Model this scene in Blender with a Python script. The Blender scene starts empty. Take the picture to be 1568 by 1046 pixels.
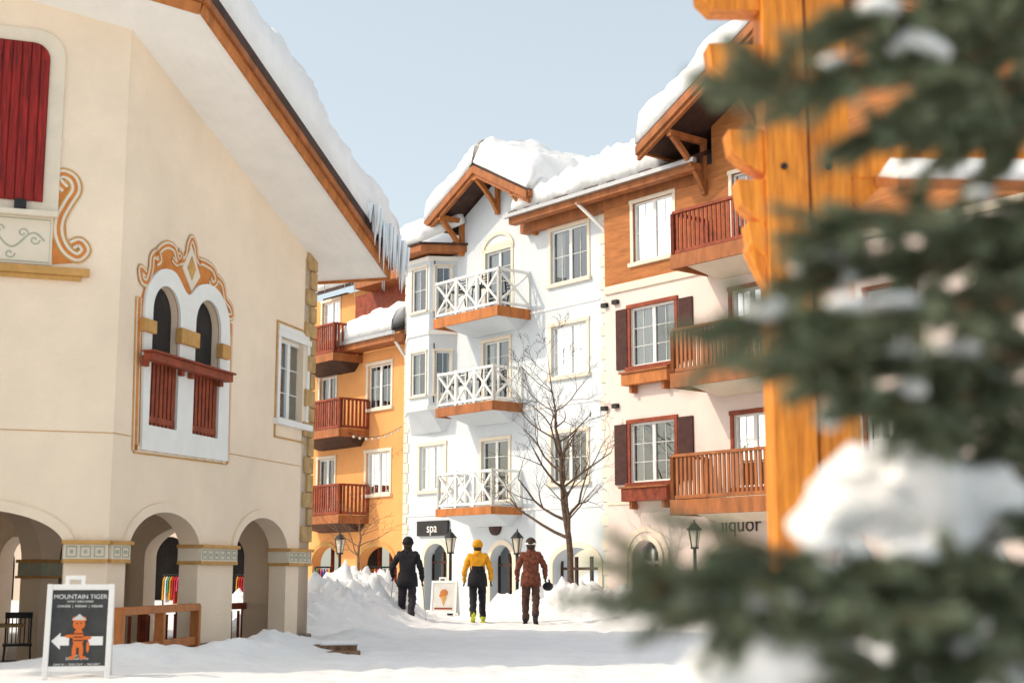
import bpy, bmesh, math, random
from mathutils import Vector, Matrix, noise
random.seed(7)
W,H=1568.0,1045.6
FPX=W*50/36
TH=math.atan((882-H/2)/FPX); CAMH=1.05
CAM=Vector((0,0,CAMH)); Z=Vector((0,0,1))
scn=bpy.context.scene
def ray(u,v):
    a=(H/2-v)/FPX
    return Vector(((u-W/2)/FPX, math.cos(TH)-a*math.sin(TH), math.sin(TH)+a*math.cos(TH)))
def atY(u,v,Y):
    d=ray(u,v); return CAM+d*(Y/d.y)
def gnd(u,v,z=0):
    d=ray(u,v); return CAM+d*((z-CAMH)/d.z)
class Frame:
    def __init__(s,O,e):
        s.O=Vector(O); s.e=Vector(e).normalized(); s.n=s.e.cross(Z)
    def pt(s,a,o,z): return s.O+s.e*a+s.n*o+Z*z
    def px(s,u,v,o=0):
        d=ray(u,v); t=((s.O+s.n*o)-CAM).dot(s.n)/d.dot(s.n); P=CAM+d*t
        return ((P-s.O).dot(s.e),P.z)
# ---------------- materials
MATS={}
def mat(name,col,rough=.8,var=.12,scale=1.5,bump=.1,bscale=60,stretch=(1,1,1),spec=.3,metal=0,col2=None,bands=None,bandstr=.3,rotz=0):
    m=bpy.data.materials.new(name); m.use_nodes=True; nt=m.node_tree; N=nt.nodes; L=nt.links
    b=N['Principled BSDF']; b.inputs['Roughness'].default_value=rough; b.inputs['Metallic'].default_value=metal
    b.inputs['Specular IOR Level'].default_value=spec
    tc=N.new('ShaderNodeTexCoord'); mp=N.new('ShaderNodeMapping'); mp.inputs['Scale'].default_value=stretch
    mp.inputs['Rotation'].default_value=(0,0,rotz)
    L.new(tc.outputs['Object'],mp.inputs['Vector'])
    n1=N.new('ShaderNodeTexNoise'); n1.inputs['Scale'].default_value=scale; n1.inputs['Detail'].default_value=4; n1.inputs['Roughness'].default_value=.65
    L.new(mp.outputs[0],n1.inputs['Vector'])
    cr=N.new('ShaderNodeValToRGB'); e=cr.color_ramp.elements
    c=Vector(col); c2=Vector(col2) if col2 else c*(1-var*1.6); c1=c*(1+var*.5)
    e[0].position=.3; e[1].position=.68
    e[0].color=(*c2,1); e[1].color=(*[min(x,.95) for x in c1],1)
    L.new(n1.outputs['Fac'],cr.inputs['Fac']); L.new(cr.outputs[0],b.inputs['Base Color'])
    last=None
    if bump>.15:
        n2=N.new('ShaderNodeTexNoise'); n2.inputs['Scale'].default_value=bscale; n2.inputs['Detail'].default_value=2
        L.new(mp.outputs[0],n2.inputs['Vector'])
        bp=N.new('ShaderNodeBump'); bp.inputs['Strength'].default_value=bump; bp.inputs['Distance'].default_value=.02
        L.new(n2.outputs['Fac'],bp.inputs['Height']); last=bp
    if bands:
        w=N.new('ShaderNodeTexWave'); w.wave_type='BANDS'; w.bands_direction=bands[0]; w.wave_profile='SAW'
        w.inputs['Scale'].default_value=bands[1]
        mp2=N.new('ShaderNodeMapping'); mp2.inputs['Rotation'].default_value=(0,0,rotz)
        L.new(tc.outputs['Object'],mp2.inputs['Vector']); L.new(mp2.outputs[0],w.inputs['Vector'])
        b2=N.new('ShaderNodeBump'); b2.inputs['Strength'].default_value=bandstr; b2.inputs['Distance'].default_value=.03
        L.new(w.outputs['Fac'],b2.inputs['Height'])
        if last: L.new(last.outputs[0],b2.inputs['Normal'])
        last=b2
    if last: L.new(last.outputs[0],b.inputs['Normal'])
    MATS[name]=m; return m
eBdir=math.atan2(.962,.272)
mat('cream_stucco',(.85,.70,.54),.9,.07,.6,.35,35)
mat('white_stucco',(.60,.65,.69),.9,.06,.6,.3,35)
mat('pink_stucco',(.74,.62,.57),.9,.06,.6,.3,35)
mat('orange_stucco',(.80,.37,.13),.9,.09,.6,.3,35)
mat('orange_siding',(.44,.165,.05),.7,.2,2,.2,30,(1,1,6),bands=('Z',1.9),bandstr=.8)
mat('cream_trim',(.74,.65,.52),.7,.05,3,.1,40)
mat('white_trim',(.78,.78,.75),.6,.04,3,.08,40)
mat('white_soffit',(.86,.83,.78),.7,.04,2,.05,40,bands=('Y',2.2),bandstr=.6,rotz=-eBdir)
mat('ochre',(.56,.31,.10),.8,.15,5,.2,40)
mat('orange_paint',(.62,.22,.05),.8,.12,6,.1,40)
mat('sage',(.40,.41,.32),.8,.12,6,.1,40)
mat('tan_stone',(.50,.33,.15),.9,.2,6,.5,18)
mat('brown_wood',(.36,.125,.04),.6,.25,4,.2,30,(1,1,.3))
mat('orange_wood',(.48,.165,.04),.5,.25,5,.25,25,(1,1,.25))
mat('dark_wood',(.06,.03,.022),.6,.3,4,.2,30)
mat('red_wood',(.30,.014,.010),.55,.5,4,.3,25,(8,8,.5))
mat('redbrown_wood',(.28,.055,.022),.6,.3,5,.2,25)
mat('timber',(.74,.27,.03),.45,.28,3,.3,12,(7,7,.6),col2=(.42,.12,.012))
mat('shutter',(.09,.038,.032),.6,.2,5,.3,30,bands=('Z',5),bandstr=.8)
mat('snow',(.82,.825,.83),.75,.05,1.2,.7,7,spec=.2)
mat('curtain',(.62,.62,.58),.9,.15,3,.3,20,(6,6,.5))
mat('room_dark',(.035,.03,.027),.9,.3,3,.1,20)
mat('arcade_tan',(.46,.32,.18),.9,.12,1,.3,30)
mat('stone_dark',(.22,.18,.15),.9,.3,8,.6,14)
mat('black_metal',(.02,.02,.022),.45,.2,6,.1,30)
mat('grey_metal',(.45,.46,.47),.4,.1,6,.1,30,metal=.6)
mat('bark',(.13,.085,.06),.9,.4,12,.3,30)
mat('bark_light',(.24,.14,.08),.9,.4,12,.3,30)
mat('needle',(.17,.205,.125),.6,.3,7,.1,30,col2=(.075,.105,.055))
mat('needle_light',(.34,.38,.27),.6,.2,7,.1,30,col2=(.19,.24,.155))
mat('twig_brown',(.50,.24,.09),.8,.3,9,.1,30)
mat('black_cloth',(.016,.016,.02),.85,.3,9,.5,25)
mat('dark_cloth',(.03,.025,.035),.85,.3,9,.5,25)
mat('yellow_cloth',(.74,.33,.012),.8,.15,9,.5,20)
mat('rust_cloth',(.17,.05,.028),.85,.45,14,.5,20)
mat('brown_cloth',(.085,.042,.032),.85,.45,14,.5,20)
mat('neon_boot',(.55,.60,.05),.5,.1,9,.1,20)
mat('skin',(.55,.33,.24),.6,.05,9,.05,20)
mat('hair',(.05,.03,.02),.8,.3,20,.3,40)
mat('board_grey',(.055,.055,.055),.6,.2,4,.05,30)
mat('board_white',(.80,.79,.76),.6,.04,4,.05,30)
mat('poster',(.62,.60,.56),.6,.08,4,.05,30)
mat('tiger_orange',(.70,.16,.03),.6,.05,4,.05,30)
mat('lamp_glass',(.6,.55,.45),.2,.05,4,.02,30)
mat('shop_pink',(.62,.06,.16),.7,.2,4,.1,20)
mat('shop_green',(.05,.35,.22),.7,.2,4,.1,20)
mat('shop_blue',(.05,.17,.42),.7,.2,4,.1,20)
mat('shop_red',(.55,.03,.03),.7,.2,4,.1,20)
mat('ice',(.75,.80,.84),.15,.05,6,.1,30,spec=.6)
def glassmat():
    m=bpy.data.materials.new('window_glass'); m.use_nodes=True; nt=m.node_tree; N=nt.nodes; L=nt.links; N.clear()
    o=N.new('ShaderNodeOutputMaterial'); mx=N.new('ShaderNodeMixShader'); t=N.new('ShaderNodeBsdfTransparent'); g=N.new('ShaderNodeBsdfGlossy')
    t.inputs[0].default_value=(.80,.84,.83,1); g.inputs['Roughness'].default_value=.03; g.inputs[0].default_value=(.9,.95,1,1)
    fr=N.new('ShaderNodeFresnel'); fr.inputs[0].default_value=1.6
    ma=N.new('ShaderNodeMath'); ma.inputs[1].default_value=.12
    tc=N.new('ShaderNodeTexCoord'); nz=N.new('ShaderNodeTexNoise'); nz.inputs['Scale'].default_value=.9; bp=N.new('ShaderNodeBump'); bp.inputs['Strength'].default_value=.08; bp.inputs['Distance'].default_value=.1
    nz.inputs['Detail'].default_value=0
    L.new(tc.outputs['Object'],nz.inputs['Vector']); L.new(nz.outputs['Fac'],bp.inputs['Height']); L.new(bp.outputs[0],g.inputs['Normal'])
    L.new(fr.outputs[0],ma.inputs[0]); L.new(ma.outputs[0],mx.inputs[0]); L.new(t.outputs[0],mx.inputs[1]); L.new(g.outputs[0],mx.inputs[2]); L.new(mx.outputs[0],o.inputs[0])
    MATS['glass']=m
glassmat()
# ---------------- mesh helpers
def link(ob,parent=None):
    scn.collection.objects.link(ob)
    if parent is not None: ob.parent=parent
    return ob
def empty(name):
    e=bpy.data.objects.new(name,None); e.empty_display_size=.2; scn.collection.objects.link(e); return e
class MB:
    def __init__(s): s.V=[]; s.F=[]
    def add(s,vs,fs):
        k=len(s.V); s.V+= [tuple(v) for v in vs]; s.F+=[tuple(i+k for i in f) for f in fs]
    def hexa(s,p): s.add(p,[(0,1,2,3),(4,5,6,7),(0,1,5,4),(1,2,6,5),(2,3,7,6),(3,0,4,7)])
    def box(s,f,s0,s1,o0,o1,z0,z1):
        s.hexa([f.pt(s0,o0,z0),f.pt(s1,o0,z0),f.pt(s1,o1,z0),f.pt(s0,o1,z0),f.pt(s0,o0,z1),f.pt(s1,o0,z1),f.pt(s1,o1,z1),f.pt(s0,o1,z1)])
    def beam(s,p0,p1,w,h,up=Z):
        p0=Vector(p0);p1=Vector(p1); d=(p1-p0).normalized(); r=d.cross(up)
        if r.length<1e-4: r=d.cross(Vector((1,0,0)))
        r.normalize(); q=r.cross(d).normalized(); a=r*(w/2); b=q*(h/2)
        s.hexa([p0-a-b,p0+a-b,p0+a+b,p0-a+b,p1-a-b,p1+a-b,p1+a+b,p1-a+b])
    def prism(s,f,poly,o0,o1):
        n=len(poly); vs=[f.pt(a,o0,z) for a,z in poly]+[f.pt(a,o1,z) for a,z in poly]
        s.add(vs,[tuple(range(n)),tuple(range(n,2*n))]+[(i,(i+1)%n,(i+1)%n+n,i+n) for i in range(n)])
    def slab(s,q,t):
        q=[Vector(p) for p in q]; n=len(q)
        s.add([p-Z*t for p in q]+q,[tuple(range(n)),tuple(range(n,2*n))]+[(i,(i+1)%n,(i+1)%n+n,i+n) for i in range(n)])
    def quad(s,a,b,c,d): s.add([a,b,c,d],[(0,1,2,3)])
    def cyl(s,p0,p1,r0,r1=None,n=10):
        r1=r0 if r1 is None else r1
        p0=Vector(p0);p1=Vector(p1); d=(p1-p0).normalized(); a=d.orthogonal().normalized(); b=d.cross(a)
        vs=[p0+(a*math.cos(2*math.pi*i/n)+b*math.sin(2*math.pi*i/n))*r0 for i in range(n)]+[p1+(a*math.cos(2*math.pi*i/n)+b*math.sin(2*math.pi*i/n))*r1 for i in range(n)]
        s.add(vs,[tuple(range(n)),tuple(range(n,2*n))]+[(i,(i+1)%n,(i+1)%n+n,i+n) for i in range(n)])
    def ball(s,c,r,sc=(1,1,1),seg=12,ring=8):
        c=Vector(c); vs=[];fs=[]
        for j in range(ring+1):
            t=math.pi*j/ring
            for i in range(seg):
                p=2*math.pi*i/seg
                vs.append(c+Vector((r*sc[0]*math.sin(t)*math.cos(p),r*sc[1]*math.sin(t)*math.sin(p),r*sc[2]*math.cos(t))))
        for j in range(ring):
            for i in range(seg):
                fs.append((j*seg+i,j*seg+(i+1)%seg,(j+1)*seg+(i+1)%seg,(j+1)*seg+i))
        s.add(vs,fs)
    def ribbon(s,f,pts,w,o,th=.012,closed=False):
        n=len(pts); P=[Vector(p) for p in pts]
        Ls=[]
        for i in range(n):
            a=P[(i-1)%n] if (closed or i>0) else P[i]; b=P[(i+1)%n] if (closed or i<n-1) else P[i]
            d=(b-a); d=d.normalized() if d.length>1e-6 else Vector((1,0)); nn=Vector((-d.y,d.x))
            ww=w[i] if isinstance(w,list) else w
            Ls.append((P[i]+nn*ww/2,P[i]-nn*ww/2))
        vs=[]
        for a,b in Ls: vs+=[f.pt(a.x,o,a.y),f.pt(b.x,o,b.y),f.pt(b.x,o+th,b.y),f.pt(a.x,o+th,a.y)]
        fs=[]
        for i in range(n if closed else n-1):
            k=4*i; m=4*((i+1)%n)
            for q in range(4): fs.append((k+q,k+(q+1)%4,m+(q+1)%4,m+q))
        s.add(vs,fs)
    def done(s,name,m,parent=None,bevel=0,smooth=False,recalc=True,loc=None):
        me=bpy.data.meshes.new(name); me.from_pydata(s.V,[],s.F); me.update()
        if recalc:
            bm=bmesh.new(); bm.from_mesh(me)
            if smooth: bmesh.ops.remove_doubles(bm,verts=bm.verts,dist=1e-5)
            bmesh.ops.recalc_face_normals(bm,faces=bm.faces); bm.to_mesh(me); bm.free()
        if smooth:
            for p in me.polygons: p.use_smooth=True
        ob=bpy.data.objects.new(name,me); me.materials.append(MATS[m]); link(ob,parent)
        if bevel:
            md=ob.modifiers.new('bevel','BEVEL'); md.width=bevel; md.segments=2; md.limit_method='ANGLE'
        return ob
class Bld:
    def __init__(s,name): s.root=empty(name); s.p={}
    def mb(s,part,m,bevel=0):
        k=(part,m)
        if k not in s.p: s.p[k]=(MB(),bevel)
        return s.p[k][0]
    def finish(s):
        for (part,m),(mb,bv) in s.p.items():
            if mb.V: mb.done(part,m,s.root,bv)
def wall(name,f,outer,holes,t,m,parent,o=0.0):
    cu=bpy.data.curves.new(name,'CURVE'); cu.dimensions='2D'; cu.fill_mode='BOTH'; cu.extrude=t/2
    for poly in [outer]+holes:
        sp=cu.splines.new('POLY'); sp.points.add(len(poly)-1)
        for i,(a,z) in enumerate(poly): sp.points[i].co=(a,z,0,1)
        sp.use_cyclic_u=True
    ob=bpy.data.objects.new(name,cu); scn.collection.objects.link(ob)
    bpy.context.view_layer.update()
    dg=bpy.context.evaluated_depsgraph_get(); me=bpy.data.meshes.new_from_object(ob.evaluated_get(dg))
    bpy.data.objects.remove(ob)
    M=Matrix(((f.e.x,0,f.n.x,0),(f.e.y,0,f.n.y,0),(f.e.z,1,f.n.z,0),(0,0,0,1)))
    T=Matrix.Translation(f.O+f.n*(o-t/2))
    me.transform(T@M)
    me.materials.clear(); me.materials.append(MATS[m])
    ob=bpy.data.objects.new(name,me); link(ob,parent); return ob
def rect(s0,s1,z0,z1): return [(s0,z0),(s1,z0),(s1,z1),(s0,z1)]
def arch(s0,s1,z0,zs,zt,n=18):
    c=(s0+s1)/2; r=(s1-s0)/2
    return [(s0,z0),(s1,z0)]+[(c+r*math.cos(math.pi*i/n),zs+(zt-zs)*math.sin(math.pi*i/n)) for i in range(n+1)]
def pxr(f,u0,v0,u1,v1,o=0):
    um,vm=(u0+u1)/2,(v0+v1)/2
    return f.px(u0,vm,o)[0],f.px(u1,vm,o)[0],f.px(um,v1,o)[1],f.px(um,v0,o)[1]
def window(b,f,r,o=0,tm='cream_trim',sm='white_trim',panes=2,mx=1,my=2,tw=.11,sill=True,cur=None,depth=.12,head=0):
    s0,s1,z0,z1=r
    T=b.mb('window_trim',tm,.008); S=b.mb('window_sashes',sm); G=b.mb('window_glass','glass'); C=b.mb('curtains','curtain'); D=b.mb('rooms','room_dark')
    p=.035
    if tw>0:
        T.box(f,s0-tw,s0,o-.02,o+p,z0-.0,z1); T.box(f,s1,s1+tw,o-.02,o+p,z0,z1)
        T.box(f,s0-tw-.02,s1+tw+.02,o-.02,o+p+.015,z1,z1+tw+head)
        if sill: T.box(f,s0-tw-.05,s1+tw+.05,o-.02,o+p+.06,z0-tw,z0)
    w=(s1-s0)/panes; fo=.055
    for i in range(panes):
        a=s0+i*w; c=a+w
        S.box(f,a,a+fo,o-depth,o-depth+.06,z0,z1); S.box(f,c-fo,c,o-depth,o-depth+.06,z0,z1)
        S.box(f,a+fo,c-fo,o-depth,o-depth+.058,z0,z0+fo); S.box(f,a+fo,c-fo,o-depth,o-depth+.058,z1-fo,z1)
        for k in range(1,mx+1):
            x=a+fo+(w-2*fo)*k/(mx+1); S.box(f,x-.007,x+.007,o-depth+.01,o-depth+.035,z0+fo,z1-fo)
        for k in range(1,my+1):
            y=z0+fo+(z1-z0-2*fo)*k/(my+1); S.box(f,a+fo,c-fo,o-depth+.012,o-depth+.033,y-.007,y+.007)
    q=o-depth+.02
    G.quad(f.pt(s0,q,z0),f.pt(s1,q,z0),f.pt(s1,q,z1),f.pt(s0,q,z1))
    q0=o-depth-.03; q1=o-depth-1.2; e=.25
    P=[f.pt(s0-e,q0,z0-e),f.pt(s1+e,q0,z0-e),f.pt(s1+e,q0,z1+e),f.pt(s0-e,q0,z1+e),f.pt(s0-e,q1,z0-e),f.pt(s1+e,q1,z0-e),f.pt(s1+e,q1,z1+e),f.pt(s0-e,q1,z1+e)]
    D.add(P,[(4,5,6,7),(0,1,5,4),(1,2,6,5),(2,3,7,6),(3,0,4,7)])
    cv=random.uniform(.15,.42) if cur is None else cur
    ww=s1-s0
    for a,c in ((s0-.03,s0+ww*cv),(s1-ww*cv*random.uniform(.6,1.1),s1+.03)):
        n=max(6,int((c-a)/.035))
        for i in range(n):
            x0=a+(c-a)*i/n; x1=a+(c-a)*(i+1)/n; d0=-.07-.025*(i%2); d1=-.07-.025*((i+1)%2)
            C.quad(f.pt(x0,o-depth+d0,z0),f.pt(x1,o-depth+d1,z0),f.pt(x1,o-depth+d1,z1),f.pt(x0,o-depth+d0,z1))
def snow(name,parent,q,T,r=.5,nx=50,ny=30,over=.12,free=(1,1,1,1),amp=.3,fq=.8,m='snow'):
    a,b,c,d=[Vector(p) for p in q]; lu=(b-a).length; lv=(d-a).length
    V=[];idx={}
    eu=(b-a).normalized(); ev=(d-a).normalized(); nrm=eu.cross(ev); nrm=nrm if nrm.z>0 else -nrm; nrm.normalize()
    for j in range(ny+1):
        for i in range(nx+1):
            u=i/nx;v=j/ny
            P=a*(1-u)*(1-v)+b*u*(1-v)+c*u*v+d*(1-u)*v
            ds=[]
            if free[0]: ds.append(v*lv)
            if free[1]: ds.append((1-u)*lu)
            if free[2]: ds.append((1-v)*lv)
            if free[3]: ds.append(u*lu)
            dd=min(ds) if ds else 9; k=min(dd/r,1)
            h=T*math.sqrt(max(0,1-(1-k)**2.2))
            nz=noise.noise(P*fq)+.5*noise.noise(P*fq*2.7)+.35*noise.noise(P*fq*6)
            h*=1+amp*nz
            if dd<1e-6: h=0
            ovv=over*(1+.9*noise.noise(P*1.7+Vector((9,0,3)))+.4*noise.noise(P*5))
            bulge=math.sqrt(max(0,1-(1-min(h/T,1))**2)) if h>0 else 0
            off=Vector((0,0,0))
            wgt=max(0,1-dd/(r*1.2)); amt=ovv*wgt*(.35+.65*bulge)
            if free[0] and v*lv<r: off-=ev*amt*max(0,1-v*lv/r)
            if free[2] and (1-v)*lv<r: off+=ev*amt*max(0,1-(1-v)*lv/r)
            if free[3] and u*lu<r: off-=eu*amt*max(0,1-u*lu/r)
            if free[1] and (1-u)*lu<r: off+=eu*amt*max(0,1-(1-u)*lu/r)
            idx[i,j]=len(V); V.append(P+off+nrm*h*.5+Z*h*.5)
    F=[(idx[i,j],idx[i+1,j],idx[i+1,j+1],idx[i,j+1]) for j in range(ny) for i in range(nx)]
    loop=[idx[i,0] for i in range(nx)]+[idx[nx,j] for j in range(ny)]+[idx[i,ny] for i in range(nx,0,-1)]+[idx[0,j] for j in range(ny,0,-1)]
    F.append(tuple(loop))
    mb=MB(); mb.add(V,F); return mb.done(name,m,parent,smooth=True)

# =================================================== FACADE FRAME (three street buildings)
F=Frame((1.6,40.5,0),(.634,-.773,0))
def xpanel(mb,f,p0,p1,z0,z1,n):
    p0=Vector(p0);p1=Vector(p1)
    mb.beam(p0+Z*z1,p1+Z*z1,.09,.07); mb.beam(p0+Z*(z0+.08),p1+Z*(z0+.08),.07,.07)
    for i in range(n+1):
        p=p0.lerp(p1,i/n); mb.beam(p+Z*(z0-.05),p+Z*(z1+.06),.085,.085,f.n)
    for i in range(n):
        a=p0.lerp(p1,i/n); b=p0.lerp(p1,(i+1)/n)
        mb.beam(a+Z*(z0+.1),b+Z*(z1-.03),.045,.055); mb.beam(a+Z*(z1-.03),b+Z*(z0+.1),.052,.055)
        mb.beam(a.lerp(b,.5)+Z*(z0+.1),a.lerp(b,.5)+Z*(z1-.03),.03,.03,f.n)
def pickets(mb,p0,p1,z0,z1,f,sp=.14,w=.075):
    p0=Vector(p0);p1=Vector(p1); L=(p1-p0).length
    mb.beam(p0+Z*z1,p1+Z*z1,.12,.07); mb.beam(p0+Z*(z0+.1),p1+Z*(z0+.1),.06,.09)
    n=max(2,int(L/sp))
    for i in range(n+1):
        p=p0.lerp(p1,i/n); mb.beam(p+Z*(z0+.05),p+Z*(z1-.02),w if 0<i<n else .11,.035 if 0<i<n else .11,(p1-p0).normalized().cross(Z))
def balcony(b,f,s0,s1,dep,zd,h,kind,rail_m,fas_m,under_m,o=0,n=3,th=.2):
    R=b.mb('balcony_railings',rail_m); A=b.mb('balcony_fascias',fas_m,.01); U=b.mb('balcony_undersides',under_m)
    U.box(f,s0+.03,s1-.03,o,o+dep-.03,zd-.10,zd-.02)
    A.box(f,s0,s1,o+dep-.03,o+dep+.03,zd-th,zd+.03)
    A.box(f,s0-.0,s0+.06,o,o+dep-.03,zd-th,zd+.03); A.box(f,s1-.06,s1,o,o+dep-.03,zd-th,zd+.03)
    P=[f.pt(s0+.07,o,zd-.12),f.pt(s1-.07,o,zd-.12),f.pt(s1-.07,o+dep-.08,zd-.12),f.pt(s0+.07,o+dep-.08,zd-.12)]
    Q=[f.pt(s0+.5,o,zd-.5),f.pt(s1-.5,o,zd-.5),f.pt(s1-.5,o+.12,zd-.5),f.pt(s0+.5,o+.12,zd-.5)]
    U.hexa(Q+P)
    a=f.pt(s0+.05,o+dep-.06,0);c=f.pt(s1-.05,o+dep-.06,0);wl=f.pt(s0+.05,o+.03,0);wr=f.pt(s1-.05,o+.03,0)
    if kind=='x':
        xpanel(R,f,a,c,zd+.05,zd+h,n); xpanel(R,f,c,wr,zd+.05,zd+h,1); xpanel(R,f,a,wl,zd+.05,zd+h,1)
    else:
        pickets(R,a,c,zd,zd+h,f); pickets(R,c,wr,zd,zd+h,f); pickets(R,a,wl,zd,zd+h,f)
def brace(mb,f,s,zt,o1,L=1.0,w=.14,o=0):
    mb.box(f,s-w/2,s+w/2,o,o+.13,zt-L,zt); mb.box(f,s-w/2-.01,s+w/2+.01,o,o1,zt-.16,zt)
    pts=[]
    for i in range(7):
        t=i/6; x=o+.08+(o1-o-.2)*t; y=zt-L+.12+(L-.25)*(t**.75); pts.append((x,y))
    for p,q in zip(pts[:-1],pts[1:]): mb.beam(f.pt(s,p[0],p[1]),f.pt(s,q[0],q[1]),w*.9,.14,f.e.cross(f.n))

# =================================================== CENTRAL WHITE BUILDING
b=Bld('white_townhouse'); ROOT=b.root
sL=F.px(619,700)[0]; sR=F.px(934,600)[0]
gl=F.px(650,338,1.0); gp=F.px(720,253,1.0); gr=F.px(808,292,1.0)
ze=F.px(900,296,.8)[1]
pk_s=(gl[0]+gr[0])/2; pk_z=gp[1]; lo_z=(gl[1]+gr[1])/2
holes=[]; wins=[]
def addw(u0,v0,u1,v1,**k):
    r=pxr(F,u0,v0,u1,v1); holes.append(rect(*r)); wins.append((r,k))
addw(844,348,900,430,my=1); addw(845,496,899,574,my=1); addw(845,662,899,738,my=1,cur=.18)
addw(643,682,681,750,my=1,cur=.12)
addw(744,384,783,478,my=3,mx=0,cur=.3); addw(741,522,780,612,my=3,mx=0,cur=.2); addw(738,674,779,768,my=3,mx=0,cur=.05)
ga=[pxr(F,651,832,686,915),pxr(F,752,834,786,915),pxr(F,848,838,918,915)]
for r in ga: holes.append(arch(r[0],r[1],-.4,r[3]-.5,r[3]))
outer=[(sL,-.6),(sR,-.6),(sR,ze-.1),(gr[0]-.45,ze-.1),(gr[0]-.45,lo_z+.02),(pk_s,pk_z-.25),(gl[0]+.5,lo_z+.0),(gl[0]+.5,lo_z-.7),(sL,lo_z-.7)]
wall('front_wall',F,outer,holes,.35,'white_stucco',ROOT)
for r,k in wins: window(b,F,r,**k)
bw=b.mb('side_walls','white_stucco')
bw.box(F,sL,sL+.3,-9,-.36,-.6,lo_z-.7); bw.box(F,sL,sR,-9.3,-9,-.6,ze)
b.mb('floor_slabs','room_dark').box(F,sL+.3,sR,-8.9,-1.5,2.9,3.05)
for r in ga:
    T=b.mb('arch_mouldings','cream_trim')
    pts=[(r[0]-.08,-.3)]+[(p[0],p[1]) for p in arch(r[0]-.08,r[1]+.08,-.3,r[3]-.5,r[3]+.08)[2:][::-1]]+[(r[1]+.08,-.3)]
    T.ribbon(F,pts,.15,.0,.05)
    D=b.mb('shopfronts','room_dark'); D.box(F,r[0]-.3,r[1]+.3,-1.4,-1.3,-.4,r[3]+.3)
    Sx=b.mb('shop_doors','dark_wood')
    n=3 if r[1]-r[0]>1.6 else 2
    for i in range(n+1):
        x=r[0]+(r[1]-r[0])*i/n; Sx.box(F,x-.04,x+.04,-.34,-.26,-.3,r[3]-.25)
    Sx.box(F,r[0],r[1],-.335,-.265,r[3]-.62,r[3]-.54); Sx.box(F,r[0],r[1],-.335,-.265,.1,.5)
    G=b.mb('window_glass','glass'); G.quad(F.pt(r[0],-.3,-.3),F.pt(r[1],-.3,-.3),F.pt(r[1],-.3,r[3]),F.pt(r[0],-.3,r[3]))
aw=pxr(F,741,358,786,384); T=b.mb('arch_mouldings','cream_trim')
T.ribbon(F,[(p[0],p[1]) for p in arch(aw[0],aw[1],aw[2],aw[2]+.05,aw[3])[2:]],.09,0,.05)
T.box(F,aw[0]+.1,aw[1]-.1,-.01,.012,aw[2]+.13,aw[3]-.3)
def bal_px(b,ul,uc,vrail,vdeck,dep,kind,*mm,**k):
    s0=F.px(ul,(vrail+vdeck)/2,dep)[0]; s1=F.px(uc,vrail,dep)[0]
    zr=F.px(uc,vrail,dep)[1]; zd=F.px(uc,vdeck,dep)[1]
    balcony(b,F,s0,s1,dep,zd,zr-zd,kind,*mm,**k)
bal_px(b,665,763,410,468,1.25,'x','white_trim','orange_wood','white_stucco',n=3,th=.28)
bal_px(b,668,755,559,614,1.15,'x','white_trim','brown_wood','white_stucco',n=3,th=.25)
bal_px(b,668,753,719,776,1.15,'x','white_trim','orange_wood','white_stucco',n=3,th=.2)
for (u,v,dep) in ((700,470,.6),(735,462,.6),(700,612,.55),(735,604,.55)):
    s,z=F.px(u,v,dep); C=b.mb('balcony_chairs','black_metal')
    for ds in(-.2,.2):
        for do in(-.18,.18): C.beam(F.pt(s+ds,dep+do,z),F.pt(s+ds*.8,dep+do*.8,z+.45),.03,.03,F.n)
        C.beam(F.pt(s+ds,dep-.2,z+.45),F.pt(s+ds,dep-.25,z+.9),.03,.03,F.n)
    C.box(F,s-.22,s+.22,dep-.2,dep+.2,z+.45,z+.48)
    for k in range(4): C.box(F,s-.2,s+.2,dep-.25,dep-.23,z+.55+k*.09,z+.58+k*.09)
# bay (oriel)
s0=F.px(626,500,.75)[0]; s1=F.px(657,500,.75)[0]; s2=F.px(700,500,0)[0]
zt=F.px(640,398,.75)[1]; zb=F.px(650,622,.75)[1]
fs=Frame(F.pt(s0,.75,0),F.e); wd=s1-s0
c0=F.pt(s1,.75,0); c1=F.pt(s2,0,0); fc=Frame(c0,(c1-c0)); wc=(c1-c0).length
l0=F.pt(sL+.02,0,0); l1=F.pt(s0,.75,0); fl=Frame(l0,(l1-l0)); wl=(l1-l0).length
def baywall(fr,w,rs,nm):
    wall(nm,fr,rect(0,w,zb,zt),[rect(*r) for r in rs],.14,'white_stucco',ROOT)
    for r in rs: window(b,fr,r,panes=1,mx=1,my=1,tw=.06,cur=.3,depth=.08)
zz=[]
for v0,v1 in ((412,478),(540,606)):
    zz.append((F.px(642,v1,.75)[1],F.px(642,v0,.75)[1]))
baywall(fs,wd,[(.18,wd-.15,a,c) for a,c in zz],'bay_front')
baywall(fc,wc,[(wc*.22,wc*.78,a,c) for a,c in zz],'bay_side')
baywall(fl,wl,[],'bay_side_far')
def baypoly(e): return [F.pt(sL-e*.5,0,0),F.pt(s0-e*.4,.75+e,0),F.pt(s1+e*.4,.75+e,0),F.pt(s2+e,0,0)]
U=b.mb('bay_mouldings','white_trim')
for zq,e,t in ((zt,.08,.14),(zb,.06,.12),((zz[0][0]+zz[1][1])/2,.05,.12)):
    U.slab([p+Z*zq for p in baypoly(e)],t)
lowp=[F.pt(sL+.4,0,zb-.75),F.pt(s0+.3,.15,zb-.75),F.pt(s1-.1,.15,zb-.75),F.pt(s2-.5,0,zb-.75)]
hp=[p+Z*(zb-.1) for p in baypoly(0)]
U2=b.mb('bay_corbel','white_stucco'); U2.hexa(lowp+hp)
RF=b.mb('roof_fascias','brown_wood',.01)
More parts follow.
